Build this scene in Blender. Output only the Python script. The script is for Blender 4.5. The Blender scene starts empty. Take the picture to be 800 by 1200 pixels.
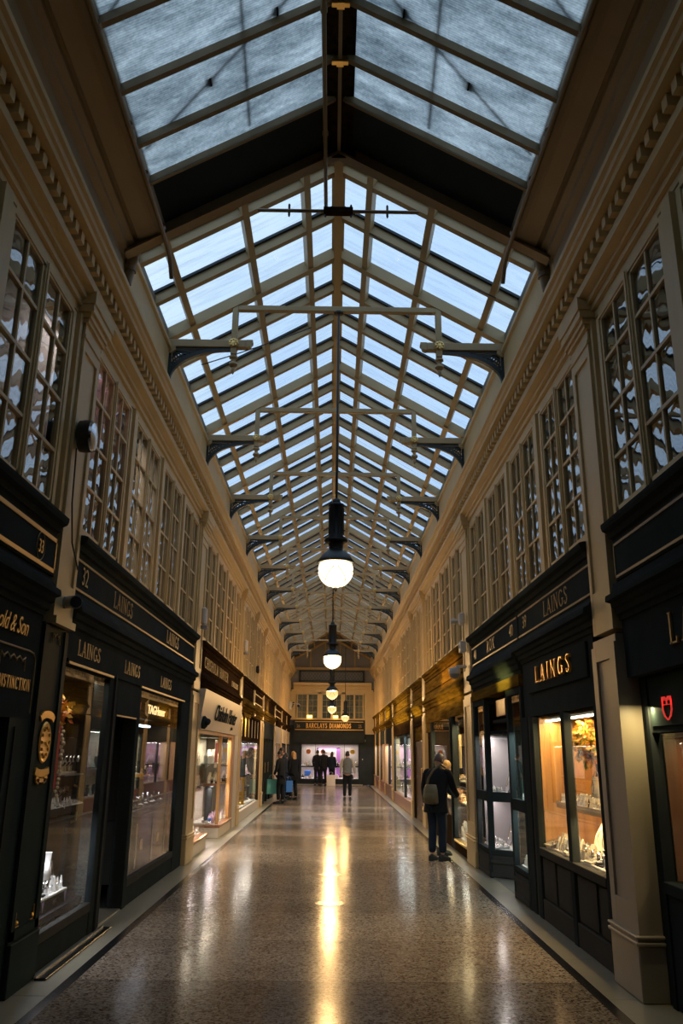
import bpy, bmesh, math, random
from mathutils import Vector, Matrix
random.seed(11)
PI = math.pi
sc = bpy.context.scene
COL = sc.collection
OFF = {}
SPLIT = {'stall_riser', 'bottom_rail', 'return_pane', 'rail', 'top_rail', 'post', 'sill_board', 'gilt_moulding', 'timber_frame', 'purple_frame', 'upright_bar', 'frieze_bars', 'panelling', 'wire', 'corner_ornament'}

# ------------------------------------------------------------------ helpers
class MB:
    """collects shapes; build() links them as ONE mesh object"""
    def __init__(s):
        s.v = []; s.f = []; s.mi = []; s.m = 0
    def add(s, vs, fs):
        n = len(s.v)
        s.v += [tuple(v) for v in vs]
        s.f += [tuple(i + n for i in f) for f in fs]
        s.mi += [s.m] * len(fs)
        return s
    def box(s, x0, x1, y0, y1, z0, z1, c=0.0):
        x0, x1 = min(x0, x1), max(x0, x1); y0, y1 = min(y0, y1), max(y0, y1); z0, z1 = min(z0, z1), max(z0, z1)
        if c <= 0:
            vs = [(x, y, z) for x in (x0, x1) for y in (y0, y1) for z in (z0, z1)]
            return s.add(vs, [(0, 1, 3, 2), (4, 6, 7, 5), (0, 4, 5, 1), (2, 3, 7, 6), (0, 2, 6, 4), (1, 5, 7, 3)])
        c = min(c, (x1 - x0) / 2.1, (y1 - y0) / 2.1, (z1 - z0) / 2.1)
        vs = []; idx = {}
        for a, x in enumerate((x0, x1)):
            for b, y in enumerate((y0, y1)):
                for d, z in enumerate((z0, z1)):
                    sx, sy, sz = (1, -1)[a], (1, -1)[b], (1, -1)[d]
                    idx[a, b, d, 0] = len(vs); vs.append((x, y + sy * c, z + sz * c))
                    idx[a, b, d, 1] = len(vs); vs.append((x + sx * c, y, z + sz * c))
                    idx[a, b, d, 2] = len(vs); vs.append((x + sx * c, y + sy * c, z))
        fs = []
        for a in (0, 1):
            fs.append([idx[a, b, d, 0] for b, d in ((0, 0), (1, 0), (1, 1), (0, 1))])
            fs.append([idx[b, a, d, 1] for b, d in ((0, 0), (1, 0), (1, 1), (0, 1))])
            fs.append([idx[b, d, a, 2] for b, d in ((0, 0), (1, 0), (1, 1), (0, 1))])
        for p in (0, 1):
            for q in (0, 1):
                fs.append([idx[0, p, q, 1], idx[1, p, q, 1], idx[1, p, q, 2], idx[0, p, q, 2]])
                fs.append([idx[p, 0, q, 0], idx[p, 1, q, 0], idx[p, 1, q, 2], idx[p, 0, q, 2]])
                fs.append([idx[p, q, 0, 0], idx[p, q, 1, 0], idx[p, q, 1, 1], idx[p, q, 0, 1]])
        for a in (0, 1):
            for b in (0, 1):
                for d in (0, 1):
                    fs.append([idx[a, b, d, k] for k in (0, 1, 2)])
        return s.add(vs, fs)
    def prism(s, prof, y0, y1, side=1, ends=True):
        """closed profile of (X,z) pushed along y; x = side*X"""
        n = len(prof)
        vs = [(side * x, y0, z) for x, z in prof] + [(side * x, y1, z) for x, z in prof]
        fs = [(i, (i + 1) % n, n + (i + 1) % n, n + i) for i in range(n)]
        if ends: fs += [tuple(range(n)), tuple(range(2 * n - 1, n - 1, -1))]
        return s.add(vs, fs)
    def prismx(s, prof, x0, x1):
        """closed profile of (y,z) pushed along x"""
        n = len(prof)
        vs = [(x0, y, z) for y, z in prof] + [(x1, y, z) for y, z in prof]
        fs = [(i, (i + 1) % n, n + (i + 1) % n, n + i) for i in range(n)] + [tuple(range(n)), tuple(range(2 * n - 1, n - 1, -1))]
        return s.add(vs, fs)
    def poly(s, pts, d):
        """flat polygon given by 3-D points, thickened by the vector d"""
        n = len(pts); d = Vector(d)
        vs = [Vector(p) for p in pts] + [Vector(p) + d for p in pts]
        fs = [(i, (i + 1) % n, n + (i + 1) % n, n + i) for i in range(n)] + [tuple(range(n)), tuple(range(2 * n - 1, n - 1, -1))]
        return s.add(vs, fs)
    def beam(s, a, b, w, h, up=(0, 0, 1)):
        """rectangular bar from a to b, width w across, height h along up"""
        a = Vector(a); b = Vector(b); d = (b - a).normalized(); u = Vector(up)
        u = (u - d * u.dot(d)).normalized(); r = d.cross(u)
        vs = []
        for p in (a, b):
            for i, j in ((-1, -1), (1, -1), (1, 1), (-1, 1)):
                vs.append(p + r * (i * w / 2) + u * (j * h / 2))
        return s.add(vs, [(0, 1, 2, 3), (7, 6, 5, 4), (0, 4, 5, 1), (1, 5, 6, 2), (2, 6, 7, 3), (3, 7, 4, 0)])
    def tube(s, pts, r, n=8, closed=False):
        pts = [Vector(p) for p in pts]; m = len(pts)
        rs = r if isinstance(r, (list, tuple)) else [r] * m
        up = None; rings = []
        for i, p in enumerate(pts):
            if closed: d = pts[(i + 1) % m] - pts[i - 1]
            else: d = pts[min(i + 1, m - 1)] - pts[max(i - 1, 0)]
            d.normalize()
            if up is None:
                up = Vector((0, 0, 1)) if abs(d.z) < .9 else Vector((1, 0, 0))
            up = (up - d * up.dot(d)).normalized(); q = d.cross(up)
            rings.append([p + (up * math.cos(2 * PI * k / n) + q * math.sin(2 * PI * k / n)) * rs[i] for k in range(n)])
        vs = [v for rg in rings for v in rg]; fs = []
        for i in range(m if closed else m - 1):
            j = (i + 1) % m
            for k in range(n):
                fs.append((i * n + k, i * n + (k + 1) % n, j * n + (k + 1) % n, j * n + k))
        if not closed: fs += [tuple(range(n - 1, -1, -1)), tuple(range((m - 1) * n, m * n))]
        return s.add(vs, fs)
    def lathe(s, prof, c=(0, 0, 0), n=16, ax='z', sx=1, sy=1):
        """prof of (r, h) turned about an axis through c"""
        vs = []; fs = []; m = len(prof)
        for r, h in prof:
            for k in range(n):
                a = 2 * PI * k / n; p, q = r * math.cos(a) * sx, r * math.sin(a) * sy
                v = (p, q, h) if ax == 'z' else ((h, p, q) if ax == 'x' else (q, h, p))
                vs.append((c[0] + v[0], c[1] + v[1], c[2] + v[2]))
        for i in range(m - 1):
            for k in range(n):
                fs.append((i * n + k, i * n + (k + 1) % n, (i + 1) * n + (k + 1) % n, (i + 1) * n + k))
        fs += [tuple(range(n - 1, -1, -1)), tuple(range((m - 1) * n, m * n))]
        return s.add(vs, fs)
    def ball(s, c, r, n=12, m=8, sx=1, sy=1, sz=1):
        return s.lathe([(max(1e-4, r * math.sin(PI * i / m)) , -r * sz * math.cos(PI * i / m)) for i in range(m + 1)], c, n, 'z', sx, sy)
    def merge(s, o, f=lambda v: v):
        return s.add([f(Vector(v)) for v in o.v], o.f)
    def build(s, name, mat, parent=None, smooth=False, weld=False):
        if name in SPLIT and parent:
            par = list(range(len(s.v)))
            def find(i):
                while par[i] != i: par[i] = par[par[i]]; i = par[i]
                return i
            for f in s.f:
                for i in f[1:]: par[find(i)] = find(f[0])
            isl = {}
            for f in s.f: isl.setdefault(find(f[0]), []).append(f)
            if len(isl) > 1:
                for fs in isl.values():
                    ids = sorted({i for f in fs for i in f}); mp = {i: k for k, i in enumerate(ids)}
                    q = MB(); q.add([s.v[i] for i in ids], [[mp[i] for i in f] for f in fs]); o = q.build(name, mat, parent, smooth)
                return o
        off = OFF.get(parent.name, Vector()) if parent else Vector()
        me = bpy.data.meshes.new(name)
        me.from_pydata([tuple(Vector(v) - off) for v in s.v], [], s.f)
        mats = mat if isinstance(mat, (list, tuple)) else [mat]
        for m in mats: me.materials.append(m)
        if len(mats) > 1:
            for p, i in zip(me.polygons, s.mi): p.material_index = i
        bm = bmesh.new(); bm.from_mesh(me)
        if weld: bmesh.ops.remove_doubles(bm, verts=bm.verts, dist=1e-4)
        bmesh.ops.recalc_face_normals(bm, faces=bm.faces)
        bm.to_mesh(me); bm.free()
        if smooth:
            for p in me.polygons: p.use_smooth = True
            try: me.set_sharp_from_angle(angle=math.radians(42))
            except Exception: pass
        o = bpy.data.objects.new(name, me); COL.objects.link(o)
        if parent: o.parent = parent
        OFF[o.name] = off
        return o

def tag(o, label=None, cat=None, group=None, kind=None):
    if label: o['label'] = label
    if cat: o['category'] = cat
    if group: o['group'] = group
    if kind: o['kind'] = kind
    return o
def thing(name, label, cat, loc=(0, 0, 0), group=None, kind=None):
    o = bpy.data.objects.new(name, None); COL.objects.link(o)
    o.empty_display_size = .1
    o.location = loc; OFF[o.name] = Vector(loc)
    return tag(o, label, cat, group, kind)
def struct(mb, name, mat, label=None, smooth=False):
    return tag(mb.build(name, mat, None, smooth), label, None, None, 'structure')
def copy_tree(o, parent=None):
    c = o.copy(); COL.objects.link(c)
    if parent: c.parent = parent
    for ch in list(o.children): copy_tree(ch, c)
    return c
ORD = ['first', 'second', 'third', 'fourth', 'fifth', 'sixth', 'seventh', 'eighth', 'ninth', 'tenth', 'eleventh', 'twelfth', 'thirteenth', 'fourteenth', 'fifteenth', 'sixteenth', 'seventeenth', 'eighteenth', 'nineteenth', 'twentieth']

# ------------------------------------------------------------------ materials
def newmat(name):
    m = bpy.data.materials.new(name); m.use_nodes = True
    nt = m.node_tree
    return m, nt, nt.nodes['Principled BSDF'], nt.nodes['Material Output']
def rgba(c): return (c[0], c[1], c[2], 1)
def mat(name, c, rough=.5, metal=0., spec=.5, var=.12, scale=4., bump=0., bscale=60., stretch=None, coat=0.):
    m, nt, b, out = newmat(name)
    b.inputs['Roughness'].default_value = rough; b.inputs['Metallic'].default_value = metal
    b.inputs['Specular IOR Level'].default_value = spec; b.inputs['Coat Weight'].default_value = coat
    tc = nt.nodes.new('ShaderNodeTexCoord'); mp = nt.nodes.new('ShaderNodeMapping')
    nt.links.new(tc.outputs['Object'], mp.inputs['Vector'])
    if stretch: mp.inputs['Scale'].default_value = stretch
    nz = nt.nodes.new('ShaderNodeTexNoise'); nz.inputs['Scale'].default_value = scale; nz.inputs['Detail'].default_value = 6
    nt.links.new(mp.outputs['Vector'], nz.inputs['Vector'])
    mx = nt.nodes.new('ShaderNodeMix'); mx.data_type = 'RGBA'
    mx.inputs[6].default_value = rgba([x * (1 - var) for x in c]); mx.inputs[7].default_value = rgba([min(1, x * (1 + var)) for x in c])
    nt.links.new(nz.outputs['Fac'], mx.inputs[0]); nt.links.new(mx.outputs[2], b.inputs['Base Color'])
    if bump:
        n2 = nt.nodes.new('ShaderNodeTexNoise'); n2.inputs['Scale'].default_value = bscale
        nt.links.new(mp.outputs['Vector'], n2.inputs['Vector'])
        bp = nt.nodes.new('ShaderNodeBump'); bp.inputs['Strength'].default_value = bump; bp.inputs['Distance'].default_value = .01
        nt.links.new(n2.outputs['Fac'], bp.inputs['Height']); nt.links.new(bp.outputs['Normal'], b.inputs['Normal'])
    return m
def woodmat(name, c1, c2, rough=.35, sc_=(14, 14, 1.2), coat=.2, spec=.5):
    m, nt, b, out = newmat(name)
    tc = nt.nodes.new('ShaderNodeTexCoord'); mp = nt.nodes.new('ShaderNodeMapping'); mp.inputs['Scale'].default_value = sc_
    nz = nt.nodes.new('ShaderNodeTexNoise'); nz.inputs['Scale'].default_value = 1.; nz.inputs['Detail'].default_value = 8; nz.inputs['Distortion'].default_value = .6
    cr = nt.nodes.new('ShaderNodeValToRGB'); cr.color_ramp.elements[0].position = .3; cr.color_ramp.elements[1].position = .72
    cr.color_ramp.elements[0].color = rgba(c1); cr.color_ramp.elements[1].color = rgba(c2)
    nt.links.new(tc.outputs['Object'], mp.inputs['Vector']); nt.links.new(mp.outputs['Vector'], nz.inputs['Vector'])
    nt.links.new(nz.outputs['Fac'], cr.inputs['Fac']); nt.links.new(cr.outputs['Color'], b.inputs['Base Color'])
    b.inputs['Roughness'].default_value = rough; b.inputs['Coat Weight'].default_value = coat; b.inputs['Specular IOR Level'].default_value = spec
    return m
def emit(name, c, st, rim=None):
    m, nt, b, out = newmat(name)
    b.inputs['Base Color'].default_value = rgba([.8 * x for x in c])
    b.inputs['Emission Color'].default_value = rgba(c); b.inputs['Emission Strength'].default_value = st
    b.inputs['Roughness'].default_value = .3
    return m
def opal(name, c, st):
    m, nt, b, out = newmat(name); nt.nodes.remove(b)
    tr = nt.nodes.new('ShaderNodeBsdfTransparent'); tr.inputs['Color'].default_value = (1, .93, .80, 1)
    em = nt.nodes.new('ShaderNodeEmission'); em.inputs['Color'].default_value = rgba(c); em.inputs['Strength'].default_value = st
    mx = nt.nodes.new('ShaderNodeMixShader'); mx.inputs[0].default_value = .5
    nt.links.new(tr.outputs[0], mx.inputs[1]); nt.links.new(em.outputs[0], mx.inputs[2]); nt.links.new(mx.outputs[0], out.inputs['Surface'])
    return m
def glassmat(name, tint=(.93, .96, .96), ior=1.5, rough=.01, wav=0., wscale=5., dirt=0., dcol=(.5, .5, .45), boost=0.):
    m, nt, b, out = newmat(name); nt.nodes.remove(b)
    tr = nt.nodes.new('ShaderNodeBsdfTransparent'); tr.inputs['Color'].default_value = rgba(tint)
    gl = nt.nodes.new('ShaderNodeBsdfGlossy'); gl.inputs['Roughness'].default_value = rough; gl.inputs['Color'].default_value = (1, 1, 1, 1)
    fr = nt.nodes.new('ShaderNodeFresnel'); fr.inputs['IOR'].default_value = ior
    mx = nt.nodes.new('ShaderNodeMixShader')
    fac = fr.outputs['Fac']
    if boost:
        ad = nt.nodes.new('ShaderNodeMath'); ad.operation = 'ADD'; ad.use_clamp = True; ad.inputs[1].default_value = boost
        nt.links.new(fac, ad.inputs[0]); fac = ad.outputs[0]
    ge = nt.nodes.new('ShaderNodeNewGeometry'); bf = nt.nodes.new('ShaderNodeMath'); bf.operation = 'SUBTRACT'; bf.inputs[0].default_value = 1.
    nt.links.new(ge.outputs['Backfacing'], bf.inputs[1])        # a pane mirrors on its outer faces only
    mu = nt.nodes.new('ShaderNodeMath'); mu.operation = 'MULTIPLY'; nt.links.new(fac, mu.inputs[0]); nt.links.new(bf.outputs[0], mu.inputs[1]); fac = mu.outputs[0]
    nt.links.new(fac, mx.inputs[0]); nt.links.new(tr.outputs[0], mx.inputs[1]); nt.links.new(gl.outputs[0], mx.inputs[2])
    tc = nt.nodes.new('ShaderNodeTexCoord')
    if wav:
        nz = nt.nodes.new('ShaderNodeTexNoise'); nz.inputs['Scale'].default_value = wscale; nz.inputs['Detail'].default_value = 2
        nt.links.new(tc.outputs['Object'], nz.inputs['Vector'])
        bp = nt.nodes.new('ShaderNodeBump'); bp.inputs['Strength'].default_value = wav; bp.inputs['Distance'].default_value = .05
        nt.links.new(nz.outputs['Fac'], bp.inputs['Height'])
        nt.links.new(bp.outputs['Normal'], gl.inputs['Normal'])
    last = mx.outputs[0]
    if dirt:
        nz = nt.nodes.new('ShaderNodeTexNoise'); nz.inputs['Scale'].default_value = 3.; nz.inputs['Detail'].default_value = 8
        mp = nt.nodes.new('ShaderNodeMapping'); mp.inputs['Scale'].default_value = (.6, 5, .6)
        nt.links.new(tc.outputs['Object'], mp.inputs['Vector']); nt.links.new(mp.outputs['Vector'], nz.inputs['Vector'])
        mr = nt.nodes.new('ShaderNodeMapRange'); mr.inputs[1].default_value = .45; mr.inputs[2].default_value = .9; mr.inputs[4].default_value = dirt
        nt.links.new(nz.outputs['Fac'], mr.inputs[0])
        tl = nt.nodes.new('ShaderNodeBsdfTranslucent'); tl.inputs['Color'].default_value = rgba(dcol)
        m2 = nt.nodes.new('ShaderNodeMixShader')
        nt.links.new(mr.outputs[0], m2.inputs[0]); nt.links.new(last, m2.inputs[1]); nt.links.new(tl.outputs[0], m2.inputs[2]); last = m2.outputs[0]
    nt.links.new(last, out.inputs['Surface'])
    return m
def frosted(name, lo, hi):
    m, nt, b, out = newmat(name); nt.nodes.remove(b)
    tc = nt.nodes.new('ShaderNodeTexCoord')
    n1 = nt.nodes.new('ShaderNodeTexNoise'); n1.inputs['Scale'].default_value = 2.2; n1.inputs['Detail'].default_value = 12; n1.inputs['Roughness'].default_value = .78
    mp = nt.nodes.new('ShaderNodeMapping'); mp.inputs['Scale'].default_value = (.7, 2.2, .7)
    nt.links.new(tc.outputs['Object'], mp.inputs['Vector']); nt.links.new(mp.outputs['Vector'], n1.inputs['Vector'])
    wv = nt.nodes.new('ShaderNodeTexWave'); wv.bands_direction = 'Y'; wv.inputs['Scale'].default_value = 16; wv.inputs['Distortion'].default_value = .3
    nt.links.new(tc.outputs['Object'], wv.inputs['Vector'])
    n2 = nt.nodes.new('ShaderNodeTexNoise'); n2.inputs['Scale'].default_value = 42; n2.inputs['Detail'].default_value = 3
    nt.links.new(tc.outputs['Object'], n2.inputs['Vector'])
    a1 = nt.nodes.new('ShaderNodeMath'); a1.operation = 'MULTIPLY_ADD'; a1.inputs[1].default_value = .10; nt.links.new(wv.outputs['Fac'], a1.inputs[0]); nt.links.new(n1.outputs['Fac'], a1.inputs[2])
    a2 = nt.nodes.new('ShaderNodeMath'); a2.operation = 'MULTIPLY_ADD'; a2.inputs[1].default_value = .26; nt.links.new(n2.outputs['Fac'], a2.inputs[0]); nt.links.new(a1.outputs[0], a2.inputs[2])
    cr = nt.nodes.new('ShaderNodeValToRGB'); cr.color_ramp.elements[0].position = .42; cr.color_ramp.elements[1].position = .88
    cr.color_ramp.elements[0].color = rgba(lo); cr.color_ramp.elements[1].color = rgba(hi)
    nt.links.new(a2.outputs[0], cr.inputs['Fac'])
    tl = nt.nodes.new('ShaderNodeBsdfTranslucent'); nt.links.new(cr.outputs['Color'], tl.inputs['Color'])
    gl = nt.nodes.new('ShaderNodeBsdfGlossy'); gl.inputs['Roughness'].default_value = .3
    mx = nt.nodes.new('ShaderNodeMixShader'); mx.inputs[0].default_value = .05
    nt.links.new(tl.outputs[0], mx.inputs[1]); nt.links.new(gl.outputs[0], mx.inputs[2]); nt.links.new(mx.outputs[0], out.inputs['Surface'])
    return m
def terrazzo(name):
    m, nt, b, out = newmat(name)
    tc = nt.nodes.new('ShaderNodeTexCoord')
    vo = nt.nodes.new('ShaderNodeTexVoronoi'); vo.inputs['Scale'].default_value = 62
    nt.links.new(tc.outputs['Object'], vo.inputs['Vector'])
    sp = nt.nodes.new('ShaderNodeSeparateColor'); nt.links.new(vo.outputs['Color'], sp.inputs[0])
    cr = nt.nodes.new('ShaderNodeValToRGB'); e = cr.color_ramp.elements
    e[0].position = 0; e[0].color = (.055, .034, .025, 1); e[1].position = 1; e[1].color = (.36, .31, .25, 1)
    x = e.new(.22); x.color = (.13, .085, .06, 1); x = e.new(.45); x.color = (.23, .19, .145, 1); x = e.new(.8); x.color = (.27, .23, .185, 1)
    nt.links.new(sp.outputs[0], cr.inputs['Fac'])
    # big cast slabs, each with its own tone, across the hall
    sx = nt.nodes.new('ShaderNodeSeparateXYZ'); nt.links.new(tc.outputs['Object'], sx.inputs[0])
    dv = nt.nodes.new('ShaderNodeMath'); dv.operation = 'DIVIDE'; dv.inputs[1].default_value = 1.35; nt.links.new(sx.outputs['Y'], dv.inputs[0])
    fl = nt.nodes.new('ShaderNodeMath'); fl.operation = 'FLOOR'; nt.links.new(dv.outputs[0], fl.inputs[0])
    wn = nt.nodes.new('ShaderNodeTexWhiteNoise'); wn.noise_dimensions = '1D'; nt.links.new(fl.outputs[0], wn.inputs['W'])
    mr = nt.nodes.new('ShaderNodeMapRange'); mr.inputs[3].default_value = .72; mr.inputs[4].default_value = 1.25; nt.links.new(wn.outputs['Value'], mr.inputs[0])
    fr = nt.nodes.new('ShaderNodeMath'); fr.operation = 'FRACT'; nt.links.new(dv.outputs[0], fr.inputs[0])
    lt = nt.nodes.new('ShaderNodeMath'); lt.operation = 'GREATER_THAN'; lt.inputs[1].default_value = .008; nt.links.new(fr.outputs[0], lt.inputs[0])
    mm = nt.nodes.new('ShaderNodeMath'); mm.operation = 'MULTIPLY'; nt.links.new(mr.outputs[0], mm.inputs[0]); nt.links.new(lt.outputs[0], mm.inputs[1])
    n1 = nt.nodes.new('ShaderNodeTexNoise'); n1.inputs['Scale'].default_value = .9; n1.inputs['Detail'].default_value = 5; nt.links.new(tc.outputs['Object'], n1.inputs['Vector'])
    m3 = nt.nodes.new('ShaderNodeMapRange'); m3.inputs[1].default_value = .3; m3.inputs[2].default_value = .7; m3.inputs[3].default_value = .8; m3.inputs[4].default_value = 1.15; nt.links.new(n1.outputs['Fac'], m3.inputs[0])
    m4 = nt.nodes.new('ShaderNodeMath'); m4.operation = 'MULTIPLY'; nt.links.new(mm.outputs[0], m4.inputs[0]); nt.links.new(m3.outputs[0], m4.inputs[1])
    vm = nt.nodes.new('ShaderNodeVectorMath'); vm.operation = 'SCALE'; nt.links.new(cr.outputs['Color'], vm.inputs[0]); nt.links.new(m4.outputs[0], vm.inputs['Scale'])
    nt.links.new(vm.outputs[0], b.inputs['Base Color'])
    r2 = nt.nodes.new('ShaderNodeMapRange'); r2.inputs[3].default_value = .11; r2.inputs[4].default_value = .21; nt.links.new(n1.outputs['Fac'], r2.inputs[0]); nt.links.new(r2.outputs[0], b.inputs['Roughness'])
    b.inputs['Specular IOR Level'].default_value = .035
    n3 = nt.nodes.new('ShaderNodeTexNoise'); n3.inputs['Scale'].default_value = 5; n3.inputs['Detail'].default_value = 4; nt.links.new(tc.outputs['Object'], n3.inputs['Vector'])
    bp = nt.nodes.new('ShaderNodeBump'); bp.inputs['Strength'].default_value = .05; bp.inputs['Distance'].default_value = .02
    nt.links.new(n3.outputs['Fac'], bp.inputs['Height']); nt.links.new(bp.outputs['Normal'], b.inputs['Normal'])
    return m

M = {}
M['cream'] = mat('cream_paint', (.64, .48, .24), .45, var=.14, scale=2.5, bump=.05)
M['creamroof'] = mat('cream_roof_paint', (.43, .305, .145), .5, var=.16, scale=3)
M['beige'] = mat('beige_paint', (.40, .34, .25), .45, var=.08)
M['whitepaint'] = mat('white_paint', (.62, .55, .44), .4, var=.06)
M['soffit'] = mat('soffit_paint', (.36, .27, .16), .55, var=.18, scale=1.8)
M['black'] = mat('black_paint', (.040, .048, .050), .7, spec=.0, var=.25, scale=3)
M['green'] = mat('dark_green_paint', (.030, .046, .046), .5, spec=.01, var=.25, scale=3)
M['charcoal'] = mat('charcoal_paint', (.075, .072, .066), .55, spec=.0, var=.15)
M['iron'] = mat('black_iron', (.012, .018, .02), .4, var=.2)
M['ironblue'] = mat('blue_black_iron', (.018, .035, .042), .45, var=.2)
M['gold'] = mat('gold_leaf', (.85, .50, .12), .34, .75, var=.12, scale=20)
M['goldpaint'] = mat('gold_paint', (.80, .47, .11), .4, .25, var=.1)
M['palegold'] = mat('worn_gold_paint', (.40, .285, .12), .45, .2, var=.15, scale=15)
M['brass'] = mat('brass', (.75, .52, .2), .28, .9, var=.1)
M['steel'] = mat('steel', (.55, .56, .58), .3, .9, var=.08)
M['pipe'] = mat('painted_pipe', (.24, .165, .08), .4, var=.2, scale=10)
M['greyplastic'] = mat('grey_plastic', (.28, .29, .31), .4, var=.06)
M['whiteplastic'] = mat('white_plastic', (.62, .60, .56), .4, var=.05)
M['white'] = mat('display_white', (.86, .83, .78), .5, var=.05)
M['ivory'] = mat('display_ivory', (.80, .70, .52), .55, var=.06)
M['lilac'] = mat('lilac_card', (.42, .36, .68), .5, var=.06)
M['blue'] = mat('blue_velvet', (.07, .12, .42), .6, var=.1)
M['velvet'] = mat('black_velvet', (.02, .02, .025), .8, spec=.2, var=.2)
M['silver'] = mat('silver', (.8, .8, .82), .18, 1., var=.04)
M['grey'] = mat('grey_laminate', (.30, .30, .30), .4, var=.08)
M['greypanel'] = mat('grey_fabric_panel', (.36, .33, .34), .7, var=.06, scale=20)
M['tealpanel'] = mat('pale_teal_panel', (.34, .44, .42), .5, var=.06)
M['red'] = mat('red_card', (.55, .04, .05), .5, var=.08)
M['pink'] = mat('pink_panel', (.62, .42, .60), .5, var=.05)
M['purple'] = mat('purple_panel', (.42, .16, .50), .5, var=.05)
M['teal'] = mat('teal_bag', (.12, .45, .40), .5, var=.08)
M['bluebag'] = mat('blue_bag', (.03, .15, .5), .5, var=.08)
M['wood'] = woodmat('golden_wood', (.36, .16, .045), (.62, .33, .11))
M['palewood'] = woodmat('pale_wood', (.62, .42, .19), (.80, .60, .33))
M['redwood'] = woodmat('red_wood', (.20, .07, .03), (.34, .14, .06))
M['darkwood'] = woodmat('dark_wood', (.022, .014, .009), (.05, .030, .017), .6, coat=0., spec=.0)
M['panelwood'] = woodmat('brown_panel_wood', (.07, .045, .026), (.12, .08, .048), coat=0., spec=.1)
M['oakfascia'] = woodmat('oak_fascia', (.07, .042, .010), (.20, .125, .026), rough=.5, sc_=(8, 1.2, 14), coat=0., spec=.0)
M['stone'] = mat('border_stone', (.30, .28, .21), .28, var=.18, scale=3, bump=.03)
M['greystone'] = mat('grey_stone', (.16, .16, .14), .3, var=.18, scale=3)
M['blackstone'] = mat('black_stone_strip', (.012, .012, .013), .22, var=.3)
M['roofgrey'] = mat('grey_blue_board', (.20, .21, .24), .6, var=.2, scale=1.5)
M['terrazzo'] = terrazzo('terrazzo')
M['plaster'] = mat('plaster', (.20, .17, .13), .7, var=.1)
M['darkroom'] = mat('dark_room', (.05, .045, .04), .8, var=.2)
M['shopwall'] = mat('shop_wall', (.50, .44, .38), .7, var=.08)
def clothmat(name, c):
    m, nt, b, out = newmat(name); b.inputs['Roughness'].default_value = .9; b.inputs['Base Color'].default_value = rgba(c)
    tc = nt.nodes.new('ShaderNodeTexCoord'); mp = nt.nodes.new('ShaderNodeMapping'); mp.inputs['Scale'].default_value = (1, 7, .5); nz = nt.nodes.new('ShaderNodeTexNoise'); nz.inputs['Scale'].default_value = 3
    nt.links.new(tc.outputs['Object'], mp.inputs['Vector']); nt.links.new(mp.outputs['Vector'], nz.inputs['Vector'])
    mx = nt.nodes.new('ShaderNodeMix'); mx.data_type = 'RGBA'; mx.inputs[6].default_value = rgba([x * .75 for x in c]); mx.inputs[7].default_value = rgba(c); nt.links.new(nz.outputs['Fac'], mx.inputs[0])
    tl = nt.nodes.new('ShaderNodeBsdfTranslucent'); nt.links.new(mx.outputs[2], tl.inputs['Color']); nt.links.new(mx.outputs[2], b.inputs['Base Color'])
    ms = nt.nodes.new('ShaderNodeMixShader'); nt.links.new(b.outputs[0], ms.inputs[1]); nt.links.new(tl.outputs[0], ms.inputs[2]); nt.links.new(ms.outputs[0], out.inputs['Surface'])
    return m
M['curtain'] = clothmat('mauve_curtain', (.62, .42, .46))
M['lightcurtain'] = mat('pale_curtain', (.45, .38, .26), .8, var=.12, scale=3, stretch=(1, 6, .4))
M['glass'] = glassmat('shop_glass', (.95, .97, .97), 1.5)
M['wavy'] = glassmat('old_window_glass', (.74, .76, .78), 1.55, .01, wav=.11, wscale=2.0, boost=.10)
M['roofglass'] = glassmat('roof_glass', (.90, .95, 1.), 1.35, .05, dirt=.35, dcol=(.55, .6, .65))
M['frost'] = frosted('frosted_glass', (.20, .24, .26), (.92, .94, .92))
M['skin'] = mat('skin', (.55, .32, .22), .5, var=.06)
M['hairdark'] = mat('dark_hair', (.02, .014, .012), .5, var=.3, scale=40)
M['hairgrey'] = mat('mauve_grey_hair', (.085, .055, .06), .6, var=.3, scale=40)
M['hairblond'] = mat('blond_hair', (.50, .29, .10), .5, var=.25, scale=40)
M['coatblack'] = mat('black_wool', (.010, .012, .015), .85, spec=.2, var=.25, scale=8, bump=.1)
M['navy'] = mat('navy_cloth', (.012, .022, .040), .8, spec=.2, var=.25, scale=8, bump=.1)
M['olive'] = mat('olive_leather', (.12, .10, .05), .5, var=.2, scale=8, bump=.1)
M['greyvest'] = mat('grey_knit', (.13, .14, .14), .8, spec=.2, var=.2, scale=12)
M['shirt'] = mat('pale_shirt', (.36, .33, .27), .7, var=.08)
M['leaf'] = mat('autumn_leaf_gold', (.80, .48, .07), .5, var=.25, scale=9)
M['leaforange'] = mat('autumn_leaf_orange', (.70, .20, .04), .5, var=.25, scale=9)
M['leafgreen'] = mat('leaf_green', (.20, .30, .04), .5, var=.25, scale=9)
M['globe'] = opal('lamp_globe', (1., .84, .58), 4.)
M['globelow'] = opal('small_lamp_globe', (1., .66, .26), 1.6)
M['led'] = emit('display_led', (1., .86, .62), 10.)
M['ledcool'] = emit('cool_led', (.75, .9, 1.), 4.)
M['ledgold'] = emit('gold_led', (1., .58, .12), 6.)
M['signglow'] = emit('lit_sign_letters', (1., .70, .32), 1.6)
M['redglow'] = emit('lit_red_sign', (.9, .05, .04), .55)
M['poster'] = mat('poster_white', (.72, .66, .62), .4, var=.05)

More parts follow.
